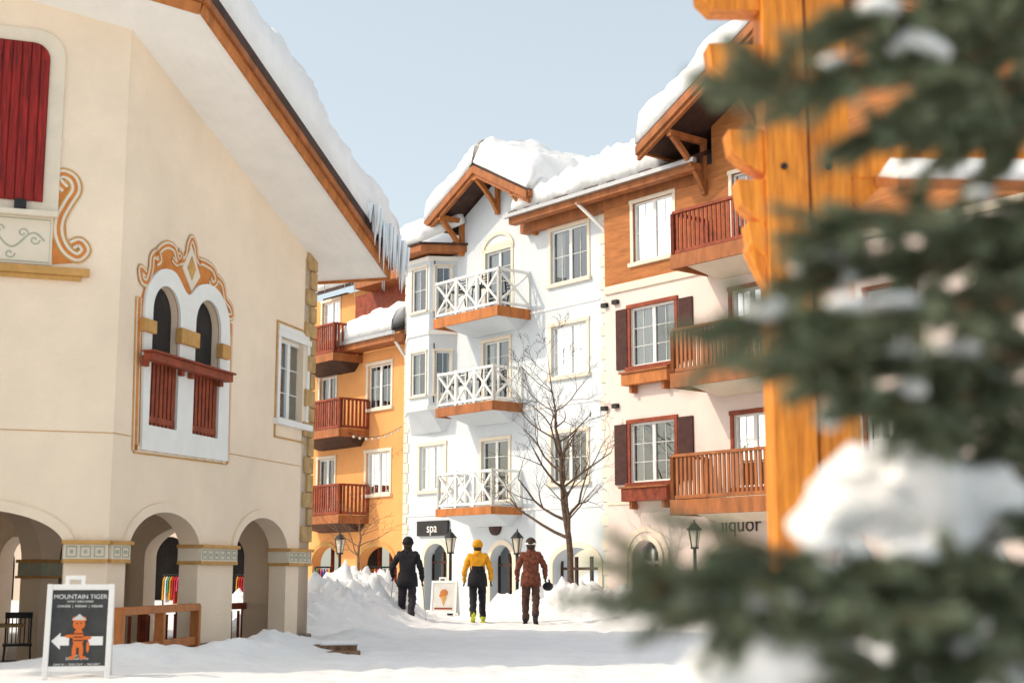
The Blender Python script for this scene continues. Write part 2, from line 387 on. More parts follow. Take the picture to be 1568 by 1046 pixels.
RF.slab([p+Z*(zt+.3) for p in baypoly(.5)],.22); b.mb('roof_edges','dark_wood').slab([p+Z*(zt+.36) for p in baypoly(.56)],.055)
q=[p+Z*(zt+.36) for p in baypoly(.5)]
snow('bay_roof_snow',ROOT,[q[1],q[2],q[3]+Z*.7,q[0]+Z*.7],.6,.45,24,16,.1)
def gable(b,f,sl,sr,sp,zl,zp,o0,o1,T,sn,th=.2,fas='brown_wood',nx=40,ny=40,amp=.3,zr=None):
    zr=zl if zr is None else zr
    R=b.mb('roof_edges','dark_wood'); Fa=b.mb('roof_fascias','brown_wood',.01); Or=b.mb('bargeboards',fas,.01)
    for a,za,nm in ((sl,zl,'l'),(sr,zr,'r')):
        q=[f.pt(a,o1,za),f.pt(sp,o1,zp),f.pt(sp,o0,zp),f.pt(a,o0,za)]
        R.slab([p+Z*.03 for p in q],th)
        Or.hexa([f.pt(a,o1+.003,za-.30),f.pt(sp,o1+.003,zp-.30),f.pt(sp,o1+.07,zp-.30),f.pt(a,o1+.07,za-.30),f.pt(a,o1+.003,za-.06),f.pt(sp,o1+.003,zp-.06),f.pt(sp,o1+.07,zp-.06),f.pt(a,o1+.07,za-.06)])
        Or.hexa([f.pt(a,o1-.12,za-.42),f.pt(sp,o1-.12,zp-.42),f.pt(sp,o1-.0,zp-.42),f.pt(a,o1-.0,za-.42),f.pt(a,o1-.12,za-.17),f.pt(sp,o1-.12,zp-.17),f.pt(sp,o1-.0,zp-.17),f.pt(a,o1-.0,za-.17)])
        Fa.beam(f.pt(a,o1,za-.12),f.pt(a,o0,za-.12),.08,.2)
        if nm=='l': qq=[q[0],q[1],q[2],q[3]]; fr=(1,0,0,1)
        else: qq=[q[1],q[0],q[3],q[2]]; fr=(1,1,0,0)
        snow('gable_snow_'+nm,b.root,[p+Z*.03 for p in qq],T,sn,nx,ny,.14,fr,amp)
gable(b,F,gl[0],gr[0],pk_s,lo_z,pk_z,-6.5,1.0,1.0,.7,amp=.3)
BR=b.mb('roof_braces','orange_wood',.01)
for s,zt2 in ((gl[0]+.75,lo_z+.1),(gr[0]-.75,lo_z+.1)): brace(BR,F,s,zt2,1.0,1.2)
brace(BR,F,pk_s,pk_z-.35,1.0,1.1)
es0=F.px(778,330,.8)[0]; es1=F.px(1062,246,.8)[0]
rd=3.0
M=b.mb('roof_edges','dark_wood')
q=[F.pt(es0,.8,ze),F.pt(es1,.8,ze),F.pt(es1,-6,ze+rd),F.pt(es0-4.5,-6,ze+rd),F.pt(es0-4.5,-.6,ze+rd*.21),F.pt(es0,-.6,ze+rd*.21)]
M.slab([p+Z*.16 for p in q],.12)
q2=[F.pt(es0-4.5,-6,ze+rd+.1),F.pt(es1,-6,ze+rd+.1),F.pt(es1,-12,ze+.1),F.pt(es0-4.5,-12,ze+.1)]; M.slab(q2,.1)
RF.box(F,es0,es1,.5,.78,ze-.22,ze-.02) ; RF.box(F,es0-.05,es1,.0,.3,ze-.42,ze-.12)
b.mb('gutters','grey_metal').box(F,es0-.1,es1+.1,.8,.93,ze-.04,ze+.07)
snow('main_roof_snow',ROOT,[F.pt(es0+.15,.75,ze+.15),F.pt(es1-1.3,.75,ze+.15),F.pt(es1-1.3,-6,ze+rd+.16),F.pt(es0+.15,-6,ze+rd+.16)],.62,.45,110,70,.16,(1,1,0,1),.65,1.1)
snow('ridge_snow',ROOT,[F.pt(es0-4.3,-3.2,ze+rd*.6+.1),F.pt(es1,-3.2,ze+rd*.6+.1),F.pt(es1,-10,ze+rd*.4),F.pt(es0-4.3,-10,ze+rd*.4)],1.6,2.4,60,36,.1,(1,1,1,1),.2)
Q=b.mb('quoins','cream_trim',.01)
z=.1; i=0
while z<ze-.6:
    w=.34 if i%2 else .24
    Q.box(F,sR-w,sR+.004,-.0,.03,z,z+.30)
    if z<lo_z-1.2: Q.box(F,sL-.02,sL+w*.8,-.0,.03,z,z+.30)
    z+=.33;i+=1
Bd=b.mb('wall_bands','white_trim')
for zb_ in (2.95,5.9,8.75): Bd.box(F,sL,sR-.36,.001,.025,zb_,zb_+.07)
DS=b.mb('downspouts','white_trim')
DS.cyl(F.pt(sR+.05,.12,.1),F.pt(sR+.05,.12,ze-1.0),.055); DS.cyl(F.pt(sR+.05,.12,ze-1.0),F.pt(sR-.5,.75,ze-.15),.055)
r=pxr(F,638,797,685,820,.1); b.mb('spa_sign_panel','black_metal',.01).box(F,r[0],r[1],.02,.1,r[2],r[3])
def text(name,body,loc,fr,size,m,parent,th=.004,align='CENTER'):
    cu=bpy.data.curves.new(name,'FONT'); cu.body=body; cu.size=size; cu.align_x=align; cu.align_y='CENTER'; cu.extrude=th
    ob=bpy.data.objects.new(name,cu); scn.collection.objects.link(ob); bpy.context.view_layer.update()
    dg=bpy.context.evaluated_depsgraph_get(); me=bpy.data.meshes.new_from_object(ob.evaluated_get(dg)); bpy.data.objects.remove(ob)
    e=fr[0];up=fr[1];n=e.cross(up)
    me.transform(Matrix.Translation(loc)@Matrix(((e.x,up.x,n.x,0),(e.y,up.y,n.y,0),(e.z,up.z,n.z,0),(0,0,0,1))))
    me.materials.clear(); me.materials.append(MATS[m]); ob=bpy.data.objects.new(name,me); link(ob,parent); return ob
text('spa_sign_text','spa',F.pt((r[0]+r[1])/2,.105,(r[2]+r[3])/2),(F.e,Z),.42,'board_white',ROOT)
wc_=F.px(758,806,.05); Wm=b.mb('round_plaque','dark_wood'); Wm.cyl(F.pt(wc_[0],.0,wc_[1]),F.pt(wc_[0],.09,wc_[1]),.26,.26,20)
b.finish()

# =================================================== RIGHT BUILDING
b=Bld('chalet_hotel'); ROOT=b.root
o=.25
s0=sR+.12; s1=F.px(1600,600,o)[0]
g1=F.px(975,222,1.7); g2=F.px(1095,92,1.7)
sl=(g2[1]-g1[1])/(g2[0]-g1[0]); gps=F.px(1235,300,1.7)[0]; gpz=g1[1]+sl*(gps-g1[0]); gre=2*gps-g1[0]
zsplit=F.px(985,432,o)[1]
def roofz(s): return gpz-abs(s-gps)*sl
holes=[];hu=[];wl_=[];wu=[]
def aw_(u0,v0,u1,v1,**k):
    r=pxr(F,u0,v0,u1,v1,o); z=r[2]
    if z>zsplit: hu.append(rect(*r)); wu.append((r,k))
    else: holes.append(rect(*r)); wl_.append((r,k))
aw_(970,304,1031,396,tm='cream_trim',my=1)
aw_(966,466,1034,557,tm='redbrown_wood'); aw_(966,645,1034,737,tm='redbrown_wood')
aw_(1122,262,1160,360,tm='cream_trim',panes=1)
aw_(1122,440,1178,560,tm='redbrown_wood'); aw_(1125,632,1186,745,tm='redbrown_wood')
aw_(1330,440,1400,560,tm='redbrown_wood'); aw_(1330,632,1400,745,tm='redbrown_wood')
ra=pxr(F,972,828,1010,915,o); holes.append(arch(ra[0],ra[1],-.4,ra[3]-.45,ra[3]))
rb=pxr(F,1090,850,1180,915,o); holes.append(arch(rb[0],rb[1],-.4,rb[3]-.45,rb[3]))
wall('lower_wall',F,rect(s0,s1,-.6,zsplit),holes,.35,'pink_stucco',ROOT,o)
up=[(s0,zsplit+.002),(s1,zsplit+.002),(s1,roofz(s1)-.25),(gps,gpz-.25),(g1[0]+1.3,roofz(g1[0]+1.3)-.25),(g1[0]+1.3,ze),(s0,ze)]
wall('upper_siding_wall',F,up,hu,.33,'orange_siding',ROOT,o+.01)
for r,k in wl_+wu: window(b,F,r,o=o,**k)
b.mb('band','cream_trim',.01).box(F,s0,s1,o,o+.06,zsplit-.14,zsplit+.08)
bb=b.mb('band_low','cream_trim'); bb.box(F,s0,s1,o+.001,o+.03,2.95,3.02)
for r in (ra,rb):
    T=b.mb('arch_mouldings','cream_trim')
    for e_,th_ in ((.1,.06),(.32,.03)):
        pts=[(r[0]-e_,-.3)]+[(p[0],p[1]) for p in arch(r[0]-e_,r[1]+e_,-.3,r[3]-.45,r[3]+e_)[2:][::-1]]+[(r[1]+e_,-.3)]
        T.ribbon(F,pts,.14,o,th_)
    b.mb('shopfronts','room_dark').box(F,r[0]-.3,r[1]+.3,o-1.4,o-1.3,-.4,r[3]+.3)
    b.mb('window_glass','glass').quad(F.pt(r[0],o-.25,-.3),F.pt(r[1],o-.25,-.3),F.pt(r[1],o-.25,r[3]),F.pt(r[0],o-.25,r[3]))
    Sx=b.mb('shop_doors','white_trim')
    for i in range(3):
        x=r[0]+(r[1]-r[0])*i/2; Sx.box(F,x-.04,x+.04,o-.3,o-.22,-.3,r[3]-.2)
    Sx.box(F,r[0],r[1],o-.295,o-.225,r[3]-.6,r[3]-.52)
sh=b.mb('shutters','shutter',.005)
for u0,v0,u1,v1 in ((943,474,960,566),(1039,455,1060,552),(941,650,960,742),(1039,637,1061,735)):
    r=pxr(F,u0,v0,u1,v1,o+.05); sh.box(F,r[0],r[1],o+.001,o+.055,r[2],r[3])
for (u0,v0,u1,v1,m) in ((952,568,1022,586,'orange_wood'),(952,746,1022,766,'redbrown_wood')):
    r=pxr(F,u0,v0,u1,v1,o+.3); fbx=b.mb('flower_boxes',m,.01); fbx.box(F,r[0],r[1],o+.03,o+.33,r[2],r[3])
    b.mb('flower_box_caps','brown_wood').box(F,r[0]-.05,r[1]+.05,o+.02,o+.38,r[3],r[3]+.05)
    for x in (r[0]+.25,r[1]-.25): b.mb('flower_box_brackets','brown_wood').box(F,x-.05,x+.05,o+.001,o+.22,r[2]-.2,r[2])
dep=1.55
for ul,uc,vr,vd,m in ((1026,1156,296,372,'redbrown_wood'),(1026,1215,484,560,'brown_wood'),(1026,1215,686,760,'brown_wood')):
    a=F.px(ul,(vr+vd)/2,dep)[0]; c=F.px(uc,vr,dep)[0]
    zr=F.px(1060,vr+(22 if vr<300 else 16 if vr<500 else 9),dep)[1]; zd=zr-1.12
    balcony(b,F,a,c,dep-o,zd,1.12,'p',m,'brown_wood','cream_trim',o=o,th=.34)
gable(b,F,g1[0],gre,gps,g1[1],gpz,-7,1.7,.95,.6,nx=60,ny=40,amp=.3)
BR=b.mb('roof_braces','brown_wood',.01)
for x in (F.px(1080,250,o)[0],F.px(1165,200,o)[0]): brace(BR,F,x,roofz(x)-.4,1.6,1.5,o=o)
b.mb('roof_soffits','dark_wood').slab([F.pt(g1[0]+.1,1.6,roofz(g1[0]+.1)-.2),F.pt(gps,1.6,gpz-.2),F.pt(gps,o,gpz-.2),F.pt(g1[0]+.1,o,roofz(g1[0]+.1)-.2)],.04)
bw=b.mb('side_walls','orange_siding'); bw.box(F,g1[0]+1.3,g1[0]+1.5,-8,o-.36,ze-.3,roofz(g1[0]+1.3)-.25)
text('shop_letters','liquor',F.pt(F.px(1135,803,o)[0],o+.02,F.px(1135,803,o)[1]),(F.e,Z),.55,'black_metal',ROOT)
for v in (470,628):
    s,z=F.px(938,v,.2); lb=b.mb('wall_floodlights','black_metal')
    lb.box(F,s-.32,s-.12,.2,.36,z,z+.12); lb.box(F,s+.12,s+.32,.2,.36,z+.03,z+.15)
b.finish()

# =================================================== ORANGE BUILDING
b=Bld('orange_townhouse'); ROOT=b.root
o=-.25
s0=F.px(380,700,o)[0]; s1=sL-.03
zt=F.px(560,540,o)[1]
holes=[]; ww=[]
for q_ in ((564,558,599,624),(561,692,597,756),(490,578,514,655),(487,703,512,780)):
    r=pxr(F,*q_,o); holes.append(rect(*r)); ww.append(r)
ar=[pxr(F,478,836,519,915,o),pxr(F,549,836,604,915,o)]
for r in ar: holes.append(arch(r[0],r[1],-.4,r[3]-.6,r[3]))
wall('front_wall',F,rect(s0,s1,-.6,zt),holes,.35,'orange_stucco',ROOT,o)
for r in ww: window(b,F,r,o=o,cur=.2,my=1)
for r in ar:
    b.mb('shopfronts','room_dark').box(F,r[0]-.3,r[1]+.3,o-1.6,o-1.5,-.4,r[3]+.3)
    T=b.mb('arch_mouldings','ochre'); pts=[(p[0],p[1]) for p in arch(r[0]-.07,r[1]+.07,-.3,r[3]-.6,r[3]+.07)[2:]]
    T.ribbon(F,pts,.14,o,.04)
    for i in range(4):
        x=r[0]+(r[1]-r[0])*i/3; b.mb('shop_doors','redbrown_wood').box(F,x-.05,x+.05,o-.9,o-.8,-.3,r[3])
for ul,uc,vr,vd in ((440,512,494,530),(440,521,609,655),(440,520,741,788)):
    dep=.95; a=F.px(ul,vr,dep)[0]; c=F.px(uc,vr,dep)[0]; zr=F.px(uc,vr,dep)[1]
    balcony(b,F,a,c,dep-o,zr-1.05,1.05,'p','redbrown_wood','brown_wood','dark_wood',o=o,th=.25)
ro=b.mb('roof_fascias','brown_wood',.01); a=F.px(497,548,.5)[0]
ro.box(F,a,s1+.1,-.2,.5,zt+.0,zt+.26); b.mb('roof_gutters','grey_metal').box(F,a-.1,s1+.12,.5,.62,zt+.2,zt+.32)
b.mb('roof_deck','dark_wood').slab([F.pt(a,.5,zt+.35),F.pt(s1,.5,zt+.35),F.pt(s1,-2.6,zt+1.6),F.pt(a,-2.6,zt+1.6)],.1)
snow('porch_roof_snow',ROOT,[F.pt(a+1.0,.5,zt+.36),F.pt(s1,.5,zt+.36),F.pt(s1,-2.6,zt+1.6),F.pt(a+1.0,-2.6,zt+1.6)],.6,.6,40,24,.1,(1,0,1,1),.4)
zt2=F.px(560,448,-3)[1]
r=pxr(F,494,462,520,520,-2.6); hh=[rect(*r)]
wall('rear_upper_wall',F,rect(s0-3,s1+1,zt-.5,zt2),hh,.3,'orange_stucco',ROOT,-2.6); window(b,F,r,o=-2.6)
wall('rear_upper_wall_low',F,rect(s0-3,s0-.01,-.6,zt-.6),[],.3,'orange_stucco',ROOT,-2.6)
b.mb('rear_eave','brown_wood').box(F,F.px(545,460,-1.6)[0],s1+1,-2.59,-1.5,zt2-.3,zt2+.1)
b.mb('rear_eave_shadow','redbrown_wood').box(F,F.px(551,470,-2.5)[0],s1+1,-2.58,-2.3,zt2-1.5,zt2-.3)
za=F.px(625,330,-5)[1]
sq=F.px(585,320,-5)[0]; sq2=F.px(700,320,-5)[0]
b.mb('rear_roof','dark_wood').slab([F.pt(sq,-2,zt2+.2),F.pt(sq2,-2,zt2+.2),F.pt(sq2,-8,za),F.pt(sq,-8,za)],.15)
snow('rear_roof_snow',ROOT,[F.pt(sq,-2,zt2+.2),F.pt(sq2,-2,zt2+.2),F.pt(sq2,-8,za),F.pt(sq,-8,za)],.8,.8,30,30,.1,(1,1,1,1),.3)
b.mb('downspout','white_trim').cyl(F.pt(s1-.15,.45,zt+.2),F.pt(s1-.15,o+.1,zt-.5),.05)
text('shop_letters','BELLA',F.pt(F.px(488,806,o)[0],o+.03,F.px(488,806,o)[1]),(F.e,Z),.5,'black_metal',ROOT)
b.finish()

# =================================================== LEFT CREAM BUILDING
K=Vector((-5.2,18.5,0))
B=Frame(K,(.272,.962,0)); A=Frame(K,(.94,.34,0))
b=Bld('cream_arcade_building'); ROOT=b.root
Z0=8.42; SL=.3
def rz(P):
    s=(P-K).dot(B.e); return Z0-SL*s
LB=B.px(478,600)[0]; FL=-.42
WT=.30
holes=[]
a1=(B.px(192,860)[0],B.px(303,860)[0]); a2=(B.px(357,860)[0],B.px(438,860)[0])
zs=B.px(320,846)[1]; za1=B.px(245,783)[1]; za2=B.px(398,792)[1]
holes+= [arch(a1[0],a1[1],-.55,zs,za1,24),arch(a2[0],a2[1],-.55,zs,za2,24)]
wl=arch(B.px(226,560)[0],B.px(269,560)[0],B.px(245,655)[1],B.px(245,480)[1],B.px(245,436)[1])
wr=arch(B.px(293,560)[0],B.px(332,560)[0],B.px(310,668)[1],B.px(310,500)[1],B.px(310,458)[1])
sw_=pxr(B,427,522,468,646)
holes+=[wl,wr,rect(*sw_)]
wall('gable_wall',B,[(0.0,-.6),(LB,-.6),(LB,Z0-SL*LB+.02),(0.0,Z0+.02)],holes,WT,'cream_stucco',ROOT)
window(b,B,sw_,panes=2,mx=0,my=2,tw=.1,tm='white_trim',depth=.14,cur=.4)
fr_=pxr(B,425,500,470,672)
tb=b.mb('window_outer_border','ochre')
tb.ribbon(B,[(fr_[0]-.08,fr_[2]-.02),(fr_[1]+.1,fr_[2]-.02),(fr_[1]+.1,fr_[3]),(fr_[0]-.08,fr_[3])],.04,.001,.02,closed=True)
b.mb('window_panels','white_trim',.005).box(B,fr_[0],fr_[1]+.04,.001,.02,fr_[3]-.22,fr_[3]-.04)
LA=13.0
pA=lambda u,v:A.px(u,v)
aa=(pA(-210,860)[0],pA(98,860)[0]); zsA=pA(98,836)[1]; zaA=pA(-40,778)[1]
rw=pxr(A,-60,62,72,306)
hA=[arch(aa[0],aa[1],-.55,zsA,zaA,30)]
wall('corner_wall',A,[(-LA,-.6),(-.001,-.6),(-.001,Z0),(-LA,rz(A.pt(-LA,0,0)))],hA,WT,'cream_stucco',ROOT)
inn=[K-B.n*.3-A.n*.3,B.pt(LB-.02,-.43,0),B.pt(LB-.02,-9,0),A.pt(-LA,-7,0),A.pt(-LA,-.43,0)]
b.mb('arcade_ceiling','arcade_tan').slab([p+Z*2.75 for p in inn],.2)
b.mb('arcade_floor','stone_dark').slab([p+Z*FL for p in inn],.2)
E=Frame(B.pt(LB,0,0),-B.n)
wall('eave_wall',E,rect(.0,9,-.6,Z0-SL*LB),[arch(1.0,2.9,-.5,zs,za1),arch(3.9,5.8,-.5,zs,za1)],.4,'cream_stucco',ROOT,-.003)
RA=Frame(B.pt(0,-3.2,0),B.e)
wall('rear_arcade',RA,rect(-3.5,LB-.5,-.5,2.6),[arch(-3.2,-1.4,-.4,1.25,2.1),arch(-.8,1.0,-.4,1.25,2.1),arch(1.5,3.3,-.4,1.25,2.1),arch(3.8,LB-.9,-.4,1.25,2.1)],.35,'cream_stucco',ROOT)
for x in (-1.1,1.25,3.55):
    b.mb('rear_capitals','ochre',.005).box(RA,x-.33,x+.33,-.4,.06,1.02,1.06); b.mb('rear_capitals','ochre',.005).box(RA,x-.33,x+.33,-.4,.06,1.26,1.31); b.mb('rear_capital_friezes','sage').box(RA,x-.29,x+.29,-.38,.04,1.06,1.26)
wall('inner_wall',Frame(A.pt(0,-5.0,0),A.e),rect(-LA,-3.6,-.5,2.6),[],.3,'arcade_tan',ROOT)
iw=Frame(A.pt(0,-4.95,0),A.e); r=pxr(iw,22,796,80,822)
b.mb('inner_window_trim','cream_trim').box(iw,r[0],r[1],0,.05,r[2],r[3])
am=b.mb('arch_mouldings','cream_stucco')
for (p,q_,zt_) in ((a1[0],a1[1],za1),(a2[0],a2[1],za2)):
    am.ribbon(B,[(x,y) for x,y in arch(p-.05,q_+.05,0,zs,zt_+.06,24)[2:]],.13,.0,.04)
am.ribbon(A,[(x,y) for x,y in arch(aa[0]-.05,aa[1]+.05,0,zsA,zaA+.06,30)[2:]],.13,.0,.04)
def capital(f,c0,c1,zb,zt,ow=.07):
    b.mb('capital_slabs','ochre',.005).box(f,c0-.04,c1+.04,-.33,ow+.03,zt-.05,zt); b.mb('capital_slabs','ochre',.005).box(f,c0-.02,c1+.02,-.33,ow,zb-.02,zb+.03)
    b.mb('capital_friezes','cream_trim').box(f,c0-.015,c1+.015,-.32,ow-.01,zb+.03,zt-.05)
    S_=b.mb('capital_pattern','sage'); n=max(2,int((c1-c0)/.16)); w=(c1-c0)/n
    for i in range(n):
        x=c0+i*w+.02
        S_.ribbon(f,[(x,zb+.06),(x+w-.05,zb+.06),(x+w-.05,zt-.08),(x,zt-.08)],.02,ow-.01,.008,closed=True)
        S_.box(f,x+.04,x+w-.09,ow-.01,ow-.003,zb+.10,zt-.12)
zc0=B.px(320,862)[1]; zc1=B.px(320,834)[1]
capital(B,a1[1]+.0,a2[0]-.0,zc0,zc1); capital(B,a2[1],LB-.02,zc0,zc1); capital(B,.02,a1[0],zc0,zc1); capital(A,aa[1],-.02,zc0,zc1)
pb=b.mb('pier_bases','stone_dark',.02)
for c0,c1 in ((a1[1],a2[0]),(a2[1],LB),(0,a1[0])): pb.box(B,c0-.05,c1+.05,-.36,.07,-.5,.10)
pb.box(A,aa[1]-.05,.03,-.36,.07,-.5,.10)
Q=b.mb('quoins','tan_stone',.015); z=zc1+.12;i=0
while z<Z0-SL*LB-.1:
    w=random.uniform(.13,.22) if i%2 else random.uniform(.28,.42); h=random.uniform(.24,.34)
    Q.box(B,LB-w,LB+.04,-.1,.045,z,z+h-.02); z+=h;i+=1
gz=A.px(85,660)[1]
gl_=b.mb('score_lines','ochre'); gl_.box(A,-LA,.0,.001,.006,gz-.004,gz+.006); gl_.box(B,0,B.px(200,668)[0],.001,.006,gz-.004,gz+.006); gl_.box(B,B.px(352,690)[0],LB-.45,.001,.006,gz-.004,gz+.006)
C0=(-.16,1.12); E0=(7.0,1.12); E1=(7.0,-11); Lc=(-.16-.583*15,1.12-.812*15)
def rp(so,dz=0): return B.pt(so[0],so[1],Z0-SL*so[0]+dz)
b.mb('soffit','white_soffit').slab([rp(p,.06) for p in (C0,E0,E1,(Lc[0],-11))],.06)
b.mb('roof_deck','dark_wood').slab([rp((C0[0]-.0,C0[1]+.10),.40),rp((E0[0]+.1,E0[1]+.10),.40),rp((E1[0]+.1,-11),.40),rp((Lc[0],-11),.40)],.15)
bd=b.mb('bargeboards','brown_wood',.01)
def fas(p,q,dz,h,w,mb,out=0): mb.beam(rp((p[0],p[1]+out),dz),rp((q[0],q[1]+out),dz),w,h)
bdn=b.mb('bargeboards_low','orange_wood',.01)
fas(C0,E0,.06,.16,.05,bdn,0.02); fas(C0,E0,.20,.11,.09,bd,.05)
fas(C0,Lc,.06,.16,.05,bdn,.0); fas(C0,Lc,.20,.11,.09,bd,.03)
fas((7.02,1.15),(7.02,-11),.07,.22,.06,bdn); fas((7.06,1.18),(7.06,-11),.22,.1,.1,bd)
snow('roof_snow',ROOT,[rp((C0[0]-.0,C0[1]+.08),.40),rp((E0[0]+.1,E0[1]+.08),.40),rp((E1[0]+.1,-11),.40),rp((Lc[0],-11),.40)],1.05,.5,140,110,.24,(1,1,0,1),.2,1.0)
ic=b.mb('icicles','ice')
for k in range(80):
    s=random.uniform(5.6,7.2); P=rp((s,1.34+random.uniform(-.1,.1)),.6)
    L_=random.uniform(.3,.55)*(1+.9*(s-5.6)/1.5)*random.uniform(.5,1.1)
    ic.cyl(P,P-Z*L_,random.uniform(.025,.055),.003,6)
for k in range(40):
    o_=random.uniform(-3,1.2); P=rp((7.15+random.uniform(-.05,.05),o_),.5); ic.cyl(P,P-Z*random.uniform(.2,.8),.03,.003,6)
# red shuttered window
s0,s1,z0,z1=rw
def rr(s0,s1,z0,z1,r):
    pts=[(s0,z0),(s1,z0)]
    pts+=[(s1-r+r*math.cos(t),z1-r+r*math.sin(t)) for t in [i*math.pi/12 for i in range(7)]]
    pts+=[(s0+r-r*math.cos(t),z1-r+r*math.sin(t)) for t in [(6-i)*math.pi/12 for i in range(7)]]
    return pts
b.mb('shutter_surround','cream_trim',.01).prism(A,rr(s0-.2,s1+.2,z0-.15,z1+.2,.36),.0,.035)
b.mb('shutter_panel','red_wood').prism(A,rr(s0,s1,z0,z1,.22),.036,.06)
n=9
for i in range(n):
    x0=s0+(s1-s0)*i/n; x1=s0+(s1-s0)*(i+1)/n; t=z1-(.24 if i in(0,n-1) else .02)
    b.mb('shutter_planks','red_wood',.008).box(A,x0+.008,x1-.008,.05,.078,z0,t)
b.mb('shutter_shelf','cream_trim').box(A,s0-.2,s1+.2,.0,.12,z0-.2,z0-.13)
b.mb('shutter_hinges','black_metal').box(A,s1-.35,s1-.2,.06,.13,z0-.12,z0-.0)
pz0,pz1=A.px(40,404)[1],A.px(40,332)[1]; ps1=A.px(80,370)[0]
b.mb('painted_panel','cream_trim').box(A,s0-1,ps1,.001,.02,pz0,pz1)
pt_=b.mb('painted_panel_vines','sage'); ymid=(pz0+pz1)/2
vine=[(ps1-.1-i*.03,ymid+.10*math.sin(i*.35)) for i in range(60)]
pt_.ribbon(A,vine,.022,.02,.006)
for i in range(4,60,5):
    x,y=vine[i]; sg=1 if (i//5)%2 else -1
    sp=[(x+.07*(1-k/10)*math.cos(k*.8*sg),y+sg*.09+.07*(1-k/10)*math.sin(k*.8*sg)) for k in range(9)]; pt_.ribbon(A,sp,.02,.02,.005)
pt_.ribbon(A,[(s0-1,pz0+.03),(ps1-.03,pz0+.03),(ps1-.03,pz1-.03),(s0-1,pz1-.03)],.015,.02,.004,closed=True)
oc=b.mb('ochre_cornice','ochre',.008); eS=A.px(137,410)[0]
oc.box(A,s0-1,eS,.0,.10,pz0-.13,pz0-.03); oc.box(A,s0-1,eS-.1,.0,.06,pz0-.19,pz0-.13)
def cat(pts,n=6):
    out=[]; P=[pts[0]]+pts+[pts[-1]]
    for i in range(1,len(P)-2):
        for k in range(n):
            t=k/n; a_,b_,c_,d_=P[i-1],P[i],P[i+1],P[i+2]
            out.append(tuple(.5*((2*b_[j])+(-a_[j]+c_[j])*t+(2*a_[j]-5*b_[j]+4*c_[j]-d_[j])*t*t+(-a_[j]+3*b_[j]-3*c_[j]+d_[j])*t**3) for j in (0,1)))
    out.append(pts[-1]); return out
scr=b.mb('painted_scrolls','orange_paint'); scl=b.mb('painted_scroll_edges','cream_trim'); scb=b.mb('painted_scroll_outline','ochre')
SC=[(100,290),(92,282),(88,272),(98,267),(112,275),(116,292),(104,312),(92,335),(90,358),(100,382),(118,394),(130,384),(122,372),(110,376)]
pA_=cat([A.px(*p) for p in SC])
scb.ribbon(A,pA_,.17,.009,.006); scl.ribbon(A,pA_,.12,.0152,.004); scr.ribbon(A,pA_,.045,.0195,.004)
scr.prism(A,[A.px(*p) for p in ((80,405),(79,345),(84,310),(92,285),(100,270),(114,280),(110,310),(100,335),(102,365),(112,392),(126,402))],.001,.008)
# twin arched window
outl=[(212,688),(217,470),(222,440),(236,418),(250,412),(266,420),(284,452),(300,438),(316,436),(332,448),(345,480),(348,520),(344,706)]
op=[B.px(*p) for p in outl]
ho=[[ (x,y) for x,y in wl],[(x,y) for x,y in wr]]
opd=cat(op[1:-1],4)
wall('twin_window_surround',B,[op[0]]+opd+[op[-1]],ho,.04,'white_trim',ROOT,.055)
brd=b.mb('twin_window_border','orange_paint'); brl=b.mb('twin_window_border_light','cream_trim'); brc=b.mb('twin_window_border_outline','ochre')
bo=[B.px(*p) for p in ((206,690),(211,490),(212,455))]; bo2=[B.px(*p) for p in ((346,709),(351,530),(352,495))]
for p_ in (bo,bo2,[B.px(204,684),B.px(347,703)]):
    brc.ribbon(B,p_,.17,.001,.010); brl.ribbon(B,p_,.12,.012,.004); brd.ribbon(B,p_,.065,.017,.004)
p_=[B.px(204,684),B.px(347,703)]
for k in range(10):
    x=p_[0][0]+(p_[1][0]-p_[0][0])*(k+.5)/10; brl.box(B,x-.06,x+.06,.02,.027,p_[0][1]-.025,p_[0][1]+.025)
def scroll(pts,w=.15):
    q_=cat([B.px(*p) for p in pts]); scb.ribbon(B,q_,w,.0135,.004); scl.ribbon(B,q_,w*.72,.0176,.004); scr.ribbon(B,q_,w*.3,.0217,.004)
scroll([(222,420),(214,412),(216,428),(224,432),(230,412),(232,394),(240,388),(243,398),(238,402)])
scroll([(236,392),(246,380),(256,376),(266,382),(272,400),(284,396),(288,376),(293,366),(298,378),(300,394),(306,404)],.14)
scroll([(262,396),(270,404),(278,392),(272,384)],.10)
scroll([(303,400),(314,404),(326,414),(330,430),(324,436),(320,428)],.14)
scroll([(330,424),(340,436),(344,458),(352,470),(354,484),(346,484)],.14)
wall('painted_field',B,[B.px(*p) for p in ((214,680),(216,455),(224,425),(232,400),(248,382),(262,384),(274,402),(290,370),(304,402),(324,416),(340,442),(350,480),(346,505),(343,700))],ho,.010,'orange_paint',ROOT,.0115)
scl.prism(B,[B.px(*p) for p in ((291,376),(304,424),(291,446),(277,410))],.0125,.030)
scb.prism(B,[B.px(*p) for p in ((291,392),(297,412),(291,430),(284,410))],.0305,.036)
D=b.mb('twin_window_dark_infill','room_dark')
for hol in (wl,wr): D.prism(B,hol,-.16,-.10)  # dark panels close the openings, painted darkness in place of an unlit interior
pkr=b.mb('juliet_pickets','redbrown_wood')
for hol,ur in ((wl,(228,264,548)),(wr,(294,327,566))):
    a_,c_=hol[0][0],hol[1][0]; zb_=hol[0][1]; zt_=B.px((ur[0]+ur[1])/2,ur[2])[1]
    n=7
    for i in range(n):
        x=a_+(c_-a_)*(i+.5)/n; pkr.box(B,x-.035,x+.035,-.04,.01,zb_,zt_)
    pkr.box(B,a_,c_,-.05,.02,zb_+.05,zb_+.13)
